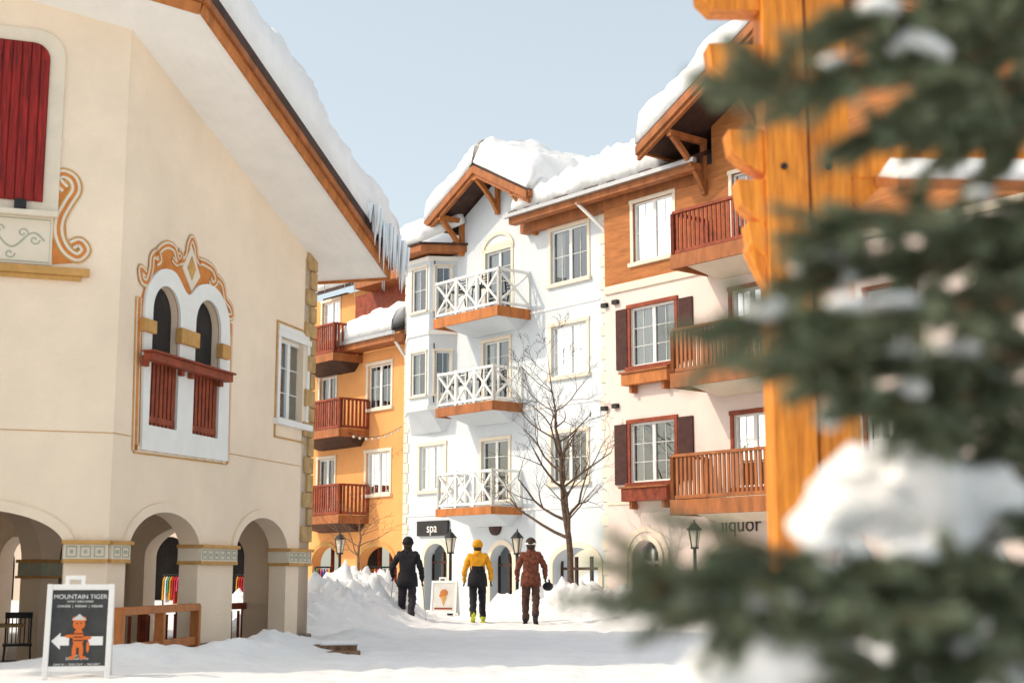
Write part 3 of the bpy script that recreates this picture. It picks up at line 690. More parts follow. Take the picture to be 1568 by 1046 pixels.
s0=B.px(228,545,.2)[0]; s1=B.px(352,575,.2)[0]; zr=B.px(290,563,.2)[1]
jr=b.mb('juliet_rail','redbrown_wood',.01); jr.box(B,s0,s1,.12,.26,zr-.05,zr+.06); jr.box(B,s0-.03,s1+.03,.10,.30,zr+.06,zr+.09)
for x in (s0+.1,(s0+s1)/2-.1,(s0+s1)/2+.2,s1-.1): jr.box(B,x-.05,x+.05,.06,.13,zr-.12,zr+.03)
cp=b.mb('window_capitals','ochre',.01)
mid0,mid1=wl[1][0],wr[0][0]
zcap=B.px(275,514,.05)[1]
cp.box(B,mid0-.04,mid1+.04,.0,.11,zcap-.11,zcap+.11)
cp.box(B,wr[1][0]-.03,wr[1][0]+.22,.0,.11,zcap-.14,zcap+.08); cp.box(B,wl[0][0]-.28,wl[0][0]+.03,.0,.11,zcap-.10,zcap+.08)
b.finish()

# =================================================== GROUND
banks=[(-4.3,26.5,.9,1.5,.45),(-3.6,29.3,.9,2.0,.85),(-3.3,33,1.1,2.5,.85),(-5.5,34,2,2.5,.7),(-.2,36.8,.8,.9,.35),(1.0,36.2,1.3,1.0,.62),(2.6,35.4,1.4,1.1,.6),(4.2,33.5,1.5,1.2,.65),(6.2,32.0,1.7,1.2,.8),(1.9,7.9,.75,1.0,.95),(3.0,8.5,1.2,1.5,.7),(-4.6,17.4,1.0,.6,.22),(-3.6,18.6,.6,.8,.2),(-3.3,20.5,.5,1.4,.26),(-2.5,23.5,.6,1.5,.16)]
prng=random.Random(4); prints=[]
for px_,ph in ((-2.3,.0),(-.8,.3),(.4,.15),(1.4,.4),(-1.5,.2)):
    y=13.0+ph
    while y<33:
        x=px_+.5*math.sin(y*.23+px_)+(.13 if int(y/.38)%2 else -.13); prints.append((x*(.5+.5*y/31) if False else x,y)); y+=.38
pg={}
for x,y in prints: pg.setdefault((int(x//.5),int(y//.5)),[]).append((x,y))
def gh(x,y):
    P=Vector((x,y,0)); h=.035*noise.noise(P*.35)+.02*noise.noise(P*1.3)
    near=max(0,1-abs(y-22)/60)
    h+=near*(.026*noise.noise(P*3.7)+.02*abs(noise.noise(P*7)))
    if -3<x<5 and 8<y<36: h-=.06*max(0,noise.noise(Vector((x*4.2,y*2.6,3)))-.2)*min(1,(x+3),(5-x))
    if 12<y<34 and abs(x)<4:
        ci,cj=int(x//.5),int(y//.5)
        for i in(-1,0,1):
            for j in(-1,0,1):
                for fx,fy in pg.get((ci+i,cj+j),()):
                    q_=((x-fx)/.10)**2+((y-fy)/.17)**2
                    if q_<5: h-=.05*math.exp(-q_)
    bk=0
    for bx,by,rx,ry,hh_ in banks:
        q_=((x-bx)/rx)**2+((y-by)/ry)**2
        if q_<9: bk+=hh_*math.exp(-q_)
    bk=min(bk,1.0)
    h+=bk*(1+.4*noise.noise(P*1.9)+.34*noise.noise(P*4.5)+.2*noise.noise(P*9))
    d=P-K; s=d.dot(B.e); o_=d.dot(B.n); oa=d.dot(A.n)
    if s<LB+.1 and o_<.25 and oa<.6:
        k=min(1,max(0,(.25-o_)/.4))*min(1,max(0,(.6-oa)/.4))*min(1,max(0,(LB+.1-s)/.3))
        h=h*(1-k)-.7*k
    return h
def axis(lo,hi,st,far):
    a_=[lo+i*st for i in range(int((hi-lo)/st)+1)]; step=st;x=a_[-1]
    while x<far: step*=1.35; x+=step; a_.append(x)
    step=st; x=a_[0]; pre=[]
    while x>-far: step*=1.35; x-=step; pre.append(x)
    return pre[::-1]+a_
xs=axis(-9,9,.08,1500); ys=axis(5,40,.10,1500)
V=[]
for y in ys:
    for x in xs: V.append((x,y,gh(x,y)))
nx=len(xs); Fc=[(j*nx+i,j*nx+i+1,(j+1)*nx+i+1,(j+1)*nx+i) for j in range(len(ys)-1) for i in range(nx-1)]
mb=MB(); mb.V=V; mb.F=Fc; mb.done('snow_ground','snow',None,smooth=True,recalc=False)

# =================================================== BACKGROUND beyond arcade
b=Bld('lodge_building')
fb_=Frame((-36,64,0),(1,.0,0)); hh=[]; rs=[]
for i in range(9):
    for z in (3.9,6.9): r=(2+i*2.6,3.2+i*2.6,z,z+1.5); hh.append(rect(*r)); rs.append(r)
ga=[arch(1.5+i*2.6,3.5+i*2.6,-.4,1.6,2.8) for i in range(9)]
wall('front_wall',fb_,rect(0,25,-.6,9),hh+ga,.3,'cream_stucco',b.root)
for r in rs: window(b,fb_,r)
b.mb('shopfronts','room_dark').box(fb_,0,25,-1.6,-1.5,-.4,2.9)
b.mb('roof_edges','brown_wood').slab([fb_.pt(-1,1,9.1),fb_.pt(26,1,9.1),fb_.pt(26,-8,11.5),fb_.pt(-1,-8,11.5)],.2)
snow('roof_snow',b.root,[fb_.pt(-1,1,9.1),fb_.pt(26,1,9.1),fb_.pt(26,-8,11.5),fb_.pt(-1,-8,11.5)],.7,.6,30,20)
b.finish()
def rack(name,u0,u1,v0,v1,Y):
    R=empty(name); p=atY(u0,v1,Y); q_=atY(u1,v1,Y); zt_=atY(u0,v0,Y).z; p.z=q_.z=0
    f=Frame(p,q_-p); L_=(q_-p).length
    m=MB(); m.cyl(f.pt(0,0,0),f.pt(0,0,zt_),.025); m.cyl(f.pt(L_,0,0),f.pt(L_,0,zt_),.025); m.cyl(f.pt(0,0,zt_),f.pt(L_,0,zt_),.025); m.done('frame','black_metal',R)
    cs=['shop_pink','shop_green','shop_blue','shop_red','yellow_cloth','black_cloth','white_trim','rust_cloth']; n=int(L_/.07); mm={}
    for i in range(n):
        c=random.choice(cs); mm.setdefault(c,MB()); x=L_*(i+.5)/n; h=random.uniform(.45,.95)
        zt0=zt_-.04
        for sgn in (-1,1):
            mm[c].hexa([f.pt(x-.025,sgn*.02,zt0-h),f.pt(x+.025,sgn*.02,zt0-h),f.pt(x+.025,sgn*.26,zt0-h),f.pt(x-.025,sgn*.26,zt0-h),f.pt(x-.015,sgn*.0,zt0),f.pt(x+.015,sgn*.0,zt0),f.pt(x+.015,sgn*.22,zt0-.12),f.pt(x-.015,sgn*.22,zt0-.12)])
    for c,m in mm.items(): m.done('garments_'+c,c,R)
rack('clothing_rack',556,606,868,915,43); rack('clothing_rack',482,506,868,905,43)
rack('clothing_rack',250,278,880,905,45); rack('clothing_rack',362,380,880,905,45)

# =================================================== STREET LAMPS
def lamp(u,vt,Y):
    R=empty('street_lamp'); P=atY(u,vt,Y); zt_=P.z; x,y=P.x,P.y
    m=MB()
    m.cyl((x,y,-.2),(x,y,.4),.09,.07); m.cyl((x,y,.4),(x,y,zt_-.62),.045,.04)
    for a_ in range(4):
        t=a_*math.pi/2+.4; c,s=math.cos(t),math.sin(t)
        m.beam((x+.08*c,y+.08*s,zt_-.6),(x+.15*c,y+.15*s,zt_-.2),.02,.02)
    m.cyl((x,y,zt_-.63),(x,y,zt_-.59),.1,.1); m.cyl((x,y,zt_-.2),(x,y,zt_-.04),.19,.05,8); m.cyl((x,y,zt_-.04),(x,y,zt_+.05),.03,.01,8)
    m.done('post_and_frame','black_metal',R)
    g=MB(); g.cyl((x,y,zt_-.59),(x,y,zt_-.21),.075,.14,8); g.done('lantern_glass','lamp_glass',R)
lamp(690,812,39.5); lamp(792,812,38.2); lamp(521,815,42); lamp(1063,798,33.2)

# =================================================== BARE TREES
def baretree(name,trunk,r0,m,depthmax,seed,l1=.5,minr=.005,nk=1):
    rnd=random.Random(seed); R=empty(name)
    cu=bpy.data.curves.new('branches','CURVE'); cu.dimensions='3D'; cu.bevel_depth=1; cu.bevel_resolution=1; cu.use_fill_caps=True
    def add(pts):
        sp=cu.splines.new('POLY'); sp.points.add(len(pts)-1)
        for i,(c,rr_) in enumerate(pts): sp.points[i].co=(*c,1); sp.points[i].radius=rr_
    def grow(p,d,L_,r,lv):
        n=5; pts=[(p.copy(),r)]; q_=p.copy(); dd=d.copy()
        for i in range(n):
            dd=(dd+Vector((rnd.gauss(0,.16),rnd.gauss(0,.16),rnd.gauss(0,.08)+.05))).normalized(); q_=q_+dd*L_/n; rr_=r*(1-(i+1)/n*.6); pts.append((q_.copy(),max(rr_,minr*.7)))
            if lv<depthmax and i>=1 and rnd.random()<.8:
                side=dd.orthogonal(); side.rotate(Matrix.Rotation(rnd.uniform(0,6.283),3,dd))
                nd=(dd*.75+side.normalized()*.66+Z*.05).normalized()
                grow(q_,nd,L_*rnd.uniform(.38,.62),max(rr_*.6,minr*.7),lv+1)
        add(pts)
    T=[Vector(p) for p in trunk]; fine=[]
    for i in range(len(T)-1):
        for k in range(3): fine.append(T[i].lerp(T[i+1],k/3))
    fine.append(T[-1]); n=len(fine)
    pts=[]; tot=(T[-1]-T[0]).length; a0=0
    for i,c in enumerate(fine):
        t=i/(n-1); rr_=max(r0*(1-t)**.8,minr); pts.append((c+Vector((rnd.gauss(0,.02),rnd.gauss(0,.02),0)),rr_))
        if t>.24 and i<n:
            for k in range(nk):
                a0+=2.4+rnd.uniform(-.5,.5); el_=rnd.uniform(.35,.8); nd=Vector((math.cos(a0),math.sin(a0),el_)).normalized()
                grow(c,nd,tot*l1*(1.15-.8*t)*rnd.uniform(.75,1.1),rr_*.55,1)
    add(pts)
    cu.materials.append(MATS[m]); ob=bpy.data.objects.new('trunk_and_branches',cu); link(ob,R)
Yt=36.5
def tpt(u,v,Y=Yt): return atY(u,v,Y)
b0=tpt(877,930); b0.z=-.1
baretree('bare_tree',[b0,tpt(872,850),tpt(864,770),tpt(858,700),tpt(850,630),tpt(838,545)],.11,'bark',4,5,.36,nk=2)
b1=atY(548,900,40); b1.z=-.1
baretree('bare_sapling',[b1,atY(548,850,40),atY(552,810,40),atY(550,765,40)],.05,'bark_light',3,9,.45,nk=2)
b1=atY(405,900,34); b1.z=-.1
baretree('bare_sapling',[b1,atY(405,860,34),atY(408,830,34),atY(405,800,34)],.04,'bark_light',3,12,.45,nk=2)
R=empty('string_lights'); m=MB(); g=MB(); p=F.pt(F.px(500,640,.8)[0],.8,F.px(500,640,.8)[1]); q_=F.pt(sL,.1,F.px(619,652,.1)[1]); prev=p
for i in range(1,25):
    t=i/24; c=p.lerp(q_,t)-Z*(.5*4*t*(1-t)); m.cyl(prev,c,.012,.012,5); prev=c
    if i%2: g.ball(c-Z*.06,.05,seg=8,ring=6)
m.done('cable','black_metal',R); g.done('bulbs','lamp_glass',R)

# =================================================== PEOPLE
def person(name,foot,h,heading,J,cols,hat):
    R=empty(name); k=h/1.8
    j=dict(pel=(0,0,.97),sp=(0,.0,1.14),ch=(0,.01,1.38),nk=(0,.01,1.54),hd=(0,.03,1.62),
      ls=(-.185,.0,1.455),rs=(.185,.0,1.455),le=(-.29,-.04,1.17),re=(.29,-.04,1.17),lw=(-.30,.08,.95),rw=(.30,.08,.95),lh=(-.30,.11,.88),rh=(.30,.11,.88),
      lp=(-.10,0,.90),rp=(.10,0,.90),lk=(-.12,.1,.50),rk=(.11,-.04,.50),la=(-.12,.12,.10),ra=(.11,-.3,.20),lt=(-.14,.28,.05),rt=(.12,-.22,.06),lhe=(-.12,.05,.05),rhe=(.11,-.38,.16))
    j.update(J)
    rad=dict(pel=(.20,.16),sp=(.18,.145),ch=(.19,.145),nk=(.07,.07),hd=(.07,.07),ls=(.09,.09),rs=(.09,.09),le=(.068,.068),re=(.068,.068),lw=(.05,.05),rw=(.05,.05),lh=(.045,.03),rh=(.045,.03),
      lp=(.115,.115),rp=(.115,.115),lk=(.088,.088),rk=(.088,.088),la=(.07,.07),ra=(.07,.07),lt=(.045,.04),rt=(.045,.04),lhe=(.055,.055),rhe=(.055,.055))
    bones=[('pel','sp','torso'),('sp','ch','torso2'),('ch','nk','torso2'),('nk','hd','neck'),('ch','ls','torso2'),('ls','le','arm'),('le','lw','arm'),('lw','lh','hand'),('ch','rs','torso2'),('rs','re','arm'),('re','rw','arm'),('rw','rh','hand'),
      ('pel','lp','torso'),('lp','lk','leg'),('lk','la','leg'),('la','lt','boot'),('la','lhe','boot'),('pel','rp','torso'),('rp','rk','leg'),('rk','ra','leg'),('ra','rt','boot'),('ra','rhe','boot')]
    names=list(j.keys()); me=bpy.data.meshes.new('body'); me.from_pydata([j[n] for n in names],[(names.index(a_),names.index(c_)) for a_,c_,_ in bones],[]); me.update()
    ob=bpy.data.objects.new('body',me); scn.collection.objects.link(ob)
    bpy.context.view_layer.objects.active=ob
    ob.modifiers.new('skin','SKIN')
    if not me.skin_vertices:
        with bpy.context.temp_override(object=ob,active_object=ob): bpy.ops.mesh.customdata_skin_add()
    sv=me.skin_vertices[0].data
    for i,n in enumerate(names): sv[i].radius=rad[n]; sv[i].use_root=(n=='pel')
    sb=ob.modifiers.new('sub','SUBSURF'); sb.levels=2; sb.render_levels=2
    bpy.context.view_layer.update(); dg=bpy.context.evaluated_depsgraph_get()
    m2=bpy.data.meshes.new_from_object(ob.evaluated_get(dg)); bpy.data.objects.remove(ob)
    tags=sorted(set(cols.keys())); m2.materials.clear()
    for t in tags: m2.materials.append(MATS[cols[t]])
    def sd(p,a_,c_):
        ab=c_-a_; t=max(0,min(1,(p-a_).dot(ab)/ab.length_squared)); return (p-(a_+ab*t)).length
    for p in m2.polygons:
        p.use_smooth=True; c=Vector(p.center)
        t=min(bones,key=lambda bn: sd(c,Vector(j[bn[0]]),Vector(j[bn[1]]))-(rad[bn[0]][0]+rad[bn[1]][0])*.45)[2]
        if t=='leg' and c.z>.86: t='torso'
        if t=='torso' and c.z<.84: t='leg'
        if t in('torso','torso2'): t='torso2' if c.z>1.22 else 'torso'
        p.material_index=tags.index(t)
    M=Matrix.Translation(foot)@Matrix.Rotation(heading,4,'Z')@Matrix.Scale(k,4)
    for v in m2.vertices:
        c=v.co; v.co=c+v.normal*(.018*noise.noise(Vector((c.x*9,c.y*9,c.z*16)))+.012*noise.noise(c*28))
    m2.transform(M); body=bpy.data.objects.new('body',m2); link(body,R)
    def fin(mb,nm,mt,sm=True):
        mb.V=[tuple(M@Vector(v)) for v in mb.V]; return mb.done(nm,mt,R,smooth=sm)
    hd=Vector(j['hd'])+Vector((0,.01,.07))
    m=MB(); m.ball(hd,.105,(.84,1,1.18),18,14); m.ball(hd+Vector((0,.105,-.015)),.017,(.8,1.2,1.4))
    for sx in(-1,1): m.ball(hd+Vector((sx*.088,0,-.01)),.028,(.4,.8,1.1))
    m.cyl(hd-Z*.15,hd-Z*.04,.05,.055,10); fin(m,'head','skin')
    m=MB()
    for sx in(-1,1): m.ball(hd+Vector((sx*.035,.094,.015)),.012)
    m.ball(hd+Vector((0,.095,-.055)),.02,(1.3,.4,.3)); fin(m,'eyes_and_mouth','hair')
    m=MB(); m.ball(hd+Vector((0,-.018,-.02)),.108,(.88,.95,1.15),16,12); fin(m,'hair','hair')
    m=MB(); m.ball(hd+Vector((0,-.008,.045)),.122,(.95,1.04,1.0),18,14)
    fin(m,'hat',hat)
    m=MB(); m.cyl(hd+Vector((0,-.01,-.0)),hd+Vector((0,-.008,.045)),.119,.124,20); fin(m,'hat_band',cols.get('band',hat))
    m=MB(); c=Vector(j['nk']); m.cyl(c-Z*.05,c+Z*.055,.105,.09,16); fin(m,'collar',cols['torso2'])
    m=MB(); n=24; c=Vector(j['pel'])
    ring=lambda z,rx,ry:[(c.x+rx*math.cos(2*math.pi*i/n)*(1+.03*math.sin(i*2.3)),c.y+ry*math.sin(2*math.pi*i/n)*(1+.03*math.sin(i*1.7)),z) for i in range(n)]
    vs=ring(1.10,.192,.152)+ring(.95,.218,.180)+ring(.80,.226,.192)+ring(.80,.19,.16)
    fs=[(r_*n+i,r_*n+(i+1)%n,(r_+1)*n+(i+1)%n,(r_+1)*n+i) for r_ in range(3) for i in range(n)]
    m.add(vs,fs); fin(m,'jacket_hem',cols['torso'])
    for w_,hn,sx in (('lw','lh',-1),('rw','rh',1)):
        hp_=Vector(j[hn]); d=(hp_-Vector(j[w_])).normalized(); m=MB(); fwd=Vector((0,1,0))
        fwd=(fwd-d*fwd.dot(d)).normalized(); side=d.cross(fwd)
        for q_i,(off,L_) in enumerate(((-.033,.065),(-.011,.078),(.011,.074),(.033,.058))):
            a_=hp_+fwd*off; b1=a_+d*L_*.55; b2=b1+(d*.8+side*(-sx)*.6*-1).normalized()*L_*.5
            m.cyl(a_,b1,.014,.0125,8); m.cyl(b1,b2,.0125,.009,8); m.ball(b1,.0126,seg=8,ring=6); m.ball(b2,.009,seg=8,ring=6)
        a_=hp_-d*.02+fwd*.03; b1=a_+(fwd+d*.5).normalized()*.04; b2=b1+(fwd*.3+d).normalized()*.03
        m.cyl(a_,b1,.016,.013,8); m.cyl(b1,b2,.013,.01,8); fin(m,'glove_fingers',cols['hand'])
    for a_,t_,h_ in (('la','lt','lhe'),('ra','rt','rhe')):
        m=MB(); A_,T_,H_=Vector(j[a_]),Vector(j[t_]),Vector(j[h_])
        d=(T_-H_).normalized(); m.beam(H_-d*.05-Z*.045,T_+d*.05-Z*.045,.1,.035); m.cyl(A_+ (A_-H_)*.2,A_+(A_-H_).normalized()*.14,.078,.082,12); fin(m,'boot',cols['boot'],False)
    return R,M
P1=gnd(623,957); P2=gnd(731,953); P3=gnd(813,955)
R,M=person('walking_skier',P1,1.86,-.05,dict(le=(-.33,-.02,1.2),lw=(-.33,.2,1.02),lh=(-.34,.26,.98)),dict(torso='black_cloth',torso2='black_cloth',neck='black_cloth',arm='black_cloth',hand='black_cloth',leg='dark_cloth',boot='dark_cloth'),'black_cloth')
m=MB(); a_=M@Vector((-.34,.30,1.0)); m.cyl(a_,M@Vector((-.42,.15,-.02)),.012,.008,8); m.cyl(a_+Z*.1,a_-Z*.06,.018,.018,8); c=M@Vector((-.41,.16,.08)); m.cyl(c,c+Z*.01,.05,.05,12)
a_=M@Vector((.30,.16,.9)); m.cyl(a_,M@Vector((.44,-.2,-.02)),.012,.008,8); m.done('ski_poles','grey_metal',R)
R,M=person('walking_snowboarder',P2,1.84,.04,dict(rk=(.11,.16,.52),ra=(.12,.14,.12),rt=(.15,.30,.05),rhe=(.12,.07,.05),lk=(-.10,-.04,.50),la=(-.10,-.28,.19),lt=(-.11,-.2,.05),lhe=(-.10,-.36,.15)),dict(torso='black_cloth',torso2='yellow_cloth',neck='yellow_cloth',arm='yellow_cloth',hand='black_cloth',leg='black_cloth',boot='neon_boot'),'yellow_cloth')
R,M=person('helmeted_walker',P3,1.86,-.06,dict(re=(.31,-.0,1.2),rw=(.30,.2,1.0),rh=(.30,.26,.95)),dict(torso='rust_cloth',torso2='rust_cloth',neck='rust_cloth',arm='rust_cloth',hand='black_cloth',leg='brown_cloth',boot='dark_cloth',band='board_white'),'hair')
m=MB(); c=M@Vector((.36,.26,.80)); m.ball(c,.11,(1.1,.9,.9),14,10); m.cyl(c+Vector((.05,0,.05)),c+Vector((.02,0,.16)),.02,.02,8); m.done('carried_bag','black_cloth',R,smooth=True)

# =================================================== SANDWICH BOARDS
def aboard(name,base,width,hgt,yaw,front):
    R=empty(name); e=Vector((math.cos(yaw),math.sin(yaw),0)); n=e.cross(Z)
    tilt=.17; up=(Z-n*tilt).normalized(); nn=e.cross(up)
    P=lambda x,y,d=0: base+e*x+up*y+nn*d
    def bx(mb,x0,x1,y0,y1,d0,d1): mb.hexa([P(x0,y0,d0),P(x1,y0,d0),P(x1,y0,d1),P(x0,y0,d1),P(x0,y1,d0),P(x1,y1,d0),P(x1,y1,d1),P(x0,y1,d1)])
    w=width/2; fr=MB(); t=.055
    bx(fr,-w,-w+t,0,hgt,-.02,.02); bx(fr,w-t,w,0,hgt,-.02,.02); bx(fr,-w+t,w-t,hgt-t*1.1,hgt-.003,-.019,.018); bx(fr,-w+t,w-t,.08,.08+t,-.019,.018)
    bx(fr,-.16,-.12,hgt-.01,hgt+.07,-.02,.015); bx(fr,.0,.04,hgt-.01,hgt+.07,-.02,.015); bx(fr,-.16,.04,hgt+.05,hgt+.09,-.021,.016)
    top=P(0,hgt-.02,-.03)
    def q(x,y,d): return top+e*x+(-n*tilt*1.25-Z).normalized()*y - n*d
    for x0,x1 in ((-w,-w+t),(w-t,w)):
        fr.hexa([q(x0,0,0),q(x1,0,0),q(x1,0,.035),q(x0,0,.035),q(x0,hgt,0),q(x1,hgt,0),q(x1,hgt,.035),q(x0,hgt,.035)])
    fr.hexa([q(-w+t,.05,.005),q(w-t,.05,.005),q(w-t,.05,.03),q(-w+t,.05,.03),q(-w+t,hgt*.9,.005),q(w-t,hgt*.9,.005),q(w-t,hgt*.9,.03),q(-w+t,hgt*.9,.03)])
    fr.done('frame','board_white',R,.004)
    pm=MB(); bx(pm,-w+t,w-t,.08+t,hgt-t*1.1,-.012,.006); pm.done('panel',front,R)
    return R,P,bx,e,up
bp_=gnd(116,1040); wid=98/2178*bp_.y*1.0; hg=138/2178*bp_.y*1.03
R,P,bx,e,up=aboard('sandwich_board_sign',bp_,wid,hg,.22,'board_grey')
s_=hg
def T_(body,y,size,m='board_white',x=0): text('sign_text',body,P(x,y,.008),(e,up),size,m,R,.001)
T_('MOUNTAIN TIGER',s_*.865,.070*wid/.66*.9); T_('FUNKY ASIAN DINER',s_*.815,.028); T_('CHINESE  |  INDIAN  |  KEBABS',s_*.765,.034)
T_('Visit us',s_*.25,.036); T_('Downhill Drive',s_*.215,.036); T_('DINE IN  |  TAKE OUT  |  DELIVERY',s_*.155,.030); T_('250 · 578 · 8070',s_*.125,.026)
am=MB(); w=wid/2-.07; y0=s_*.40; hh_=.045
def poly(mb,pts,d0,d1):
    n=len(pts); vs=[P(x,y,d0) for x,y in pts]+[P(x,y,d1) for x,y in pts]
    mb.add(vs,[tuple(range(n)),tuple(range(n,2*n))]+[(i,(i+1)%n,(i+1)%n+n,i+n) for i in range(n)])
bx(am,-w+.09,-.09,y0-hh_,y0+hh_,.0065,.009); poly(am,[(-w,y0),(-w+.09,y0+.085),(-w+.09,y0-.085)],.0065,.009); bx(am,.10,w-.02,y0-hh_,y0+hh_,.0065,.009); am.done('arrow','board_white',R)
tg=MB()
def blob(cx,cy,rx,ry,d0=.007,d1=.0105,n=18): poly(tg,[(cx+rx*math.cos(2*math.pi*i/n),cy+ry*math.sin(2*math.pi*i/n)) for i in range(n)],d0,d1)
blob(0,y0+.03,.055,.10); blob(0,y0+.17,.062,.055,.0072,.0107); blob(-.05,y0+.225,.02,.025,.0068,.0104); blob(.05,y0+.225,.02,.025,.0068,.0104)
blob(-.035,y0-.10,.022,.075,.0069,.0102); blob(.035,y0-.10,.022,.075,.0071,.0103); blob(-.085,y0+.05,.05,.018,.0066,.0101); blob(.085,y0+.03,.05,.018,.0067,.0101); blob(-.055,y0-.17,.035,.016,.0073,.0106); blob(.055,y0-.17,.035,.016,.0074,.0108); blob(.10,y0-.06,.016,.06,.0075,.0109)
tg.done('tiger','tiger_orange',R)
tb_m=MB()
for yy in (.0,.035,.07): bx(tb_m,-.045,.045,y0+yy,y0+yy+.01,.0112,.0118)
for xx in(-.02,.02): bx(tb_m,xx-.006,xx+.006,y0+.175,y0+.19,.0112,.012)
tb_m.done('tiger_marks','black_metal',R)
g=MB(); poly(g,[(-.075,y0+.215),(.075,y0+.215),(0,y0+.28)],.0112,.012); g.done('tiger_hat','poster',R)
b2=gnd(678,943); R,P,bx,e,up=aboard('sandwich_board_sign',b2,.72,.95,-.25,'poster')
g=MB(); tg=g; blob(0,.62,.11,.10); blob(-.06,.55,.07,.06,.0075,.0109); g.done('ice_cream_picture','orange_wood',R)
g=MB(); tg=g; poly(g,[(-.09,.52),(.09,.52),(0,.26)],.0071,.0112); g.done('cone_picture','ochre',R)
g=MB(); bx(g,-.25,.25,.18,.23,.007,.009); g.done('caption','redbrown_wood',R)

# =================================================== ARCADE RAILING, CHAIR, TABLE
R=empty('timber_railing'); m=MB()
def rail(p,q_,h):
    m.beam(p+Z*h,q_+Z*h,.14,.10); m.beam(p+Z*(h*.35),q_+Z*(h*.35),.07,.12)
    L_=(q_-p).length; n=max(1,int(L_/1.1))
    for i in range(n+1): c=p.lerp(q_,i/n); m.beam(c-Z*.2,c+Z*(h+.02),.13,.13,Vector((1,0,0)))
q1=atY(180,990,17.9); q1.z=-.1; q2=B.pt(a1[1]-.1,.05,-.1); rail(q1,q2,.72)
m.done('rails_and_posts','orange_wood',R,.008)
R=empty('arcade_fence'); m=MB(); p0=B.pt(a1[0],-1.0,FL); p1=B.pt(LB-.3,-1.0,FL); rail(p0,p1,.98)
for i in range(22):
    c=p0.lerp(p1,i/21); m.beam(c+Z*.3,c+Z*.9,.04,.04,Vector((1,0,0)))
m.done('rails_and_posts','redbrown_wood',R)
R=empty('cafe_chair'); m=MB(); c=gnd(24,1034,FL); f=Frame(c,(.9,.3,0))
for x in(-.2,.2):
    m.cyl(f.pt(x,.2,0),f.pt(x*.9,.17,.45),.014); m.cyl(f.pt(x,-.2,0),f.pt(x*.9,-.17,.45),.014); m.cyl(f.pt(x*.9,-.17,.45),f.pt(x*.9,-.26,.92),.014)
m.box(f,-.21,.21,-.2,.2,.44,.47)
for k in range(6): x=-.15+k*.06; m.cyl(f.pt(x,-.18,.47),f.pt(x,-.25,.86),.009)
m.box(f,-.2,.2,-.275,-.25,.84,.93); m.cyl(f.pt(-.2,.2,.2),f.pt(.2,.2,.2),.01); m.cyl(f.pt(-.2,-.2,.2),f.pt(.2,-.2,.2),.01); m.done('frame','black_metal',R)
R=empty('cafe_table'); m=MB(); c=gnd(-10,1034,FL); m.cyl(c+Z*.72,c+Z*.76,.42,.42,28); m.done('top','tan_stone',R)
m=MB(); m.cyl(c,c+Z*.72,.03); m.cyl(c,c+Z*.03,.22,.2,20); m.done('pedestal','black_metal',R)
R=empty('timber_steps'); m=MB(); f=Frame(gnd(458,999),(.98,.1,0)); m.box(f,0,.85,-.0,.35,-.1,.03); m.box(f,.1,.8,-.4,-.02,-.1,.10); m.done('boards','bark_light',R,.01)
snow('boards_snow',R,[f.pt(.3,-.02,.10),f.pt(.8,-.02,.10),f.pt(.8,-.4,.10),f.pt(.3,-.4,.10)],.06,.1,20,14,.03)

# =================================================== TIMBER GATEWAY (foreground right, 8 m)
R=empty('timber_gateway'); G=Frame((0,8.0,0),(1,.06,0)); tm=MB()
def gx(u,v=500,o=0): return G.px(u,v,o)
x0,x1=gx(1181)[0],gx(1246)[0]; x2,x3=gx(1252)[0],gx(1315)[0]
tm.box(G,x0,x1,-.24,0,-.2,4.6); tm.box(G,x2,x3,-.26,-.03,-.2,4.6)
for u0,v0,v1 in ((1066,-50,12),(1086,64,118),(1117,196,248),(1131,272,330),(1147,337,392)):
    s0=gx(u0,v0)[0]; zt_=gx(1140,v0)[1]; zb_=gx(1140,v1)[1]
    tm.prism(G,[(s0,zt_),(s0+.02,zb_+.08),(s0+.1,zb_-.0),(x0-.002,zb_-.06 if u0>1080 else zb_),(x0-.002,zt_)],-.21,-.03)
s0=gx(1147,337)[0]; tm.prism(G,[(s0,gx(1147,392)[1]+.05),(x0-.003,gx(1180,440)[1]),(x0-.003,gx(1180,350)[1]),(s0+.03,gx(1147,350)[1])],-.19,-.05)
tm.beam(G.pt(x3,-.15,gx(1315,300)[1]),G.pt(gx(1390,215)[0],-.15,gx(1390,215)[1]),.16,.16)
zc=gx(1450,300)[1]
tm.box(G,x3+.001,x3+3.2,-.22,-.06,zc+.12,zc+.3)
tm.beam(G.pt(x3+3.1,-.15,-.2),G.pt(x3+3.1,-.15,4.6),.24,.24,Vector((0,1,0)))
tm.box(G,x0-1.0,x3+3.6,-.24,-.02,4.6,4.85)
tm.done('posts_beams_and_corbels','timber',R,.012)
bm_=MB()
for xx in ((x0+x1)/2,(x2+x3)/2):
    for v in (255,520): bm_.cyl(G.pt(xx-.02,0,gx(1210,v)[1]),G.pt(xx-.02,.02,gx(1210,v)[1]),.022,.018,10)
bm_.done('bolts','black_metal',R)
m=MB(); m.slab([G.pt(x3+.15,.35,zc),G.pt(x3+3.2,.35,zc),G.pt(x3+3.2,-.6,zc+.3),G.pt(x3+.15,-.6,zc+.3)],.06); m.done('canopy','brown_wood',R)
snow('canopy_snow',R,[G.pt(x3+.18,.33,zc+.0),G.pt(x3+3.2,.33,zc),G.pt(x3+3.2,-.6,zc+.3),G.pt(x3+.18,-.6,zc+.3)],.12,.1,40,16,.03)

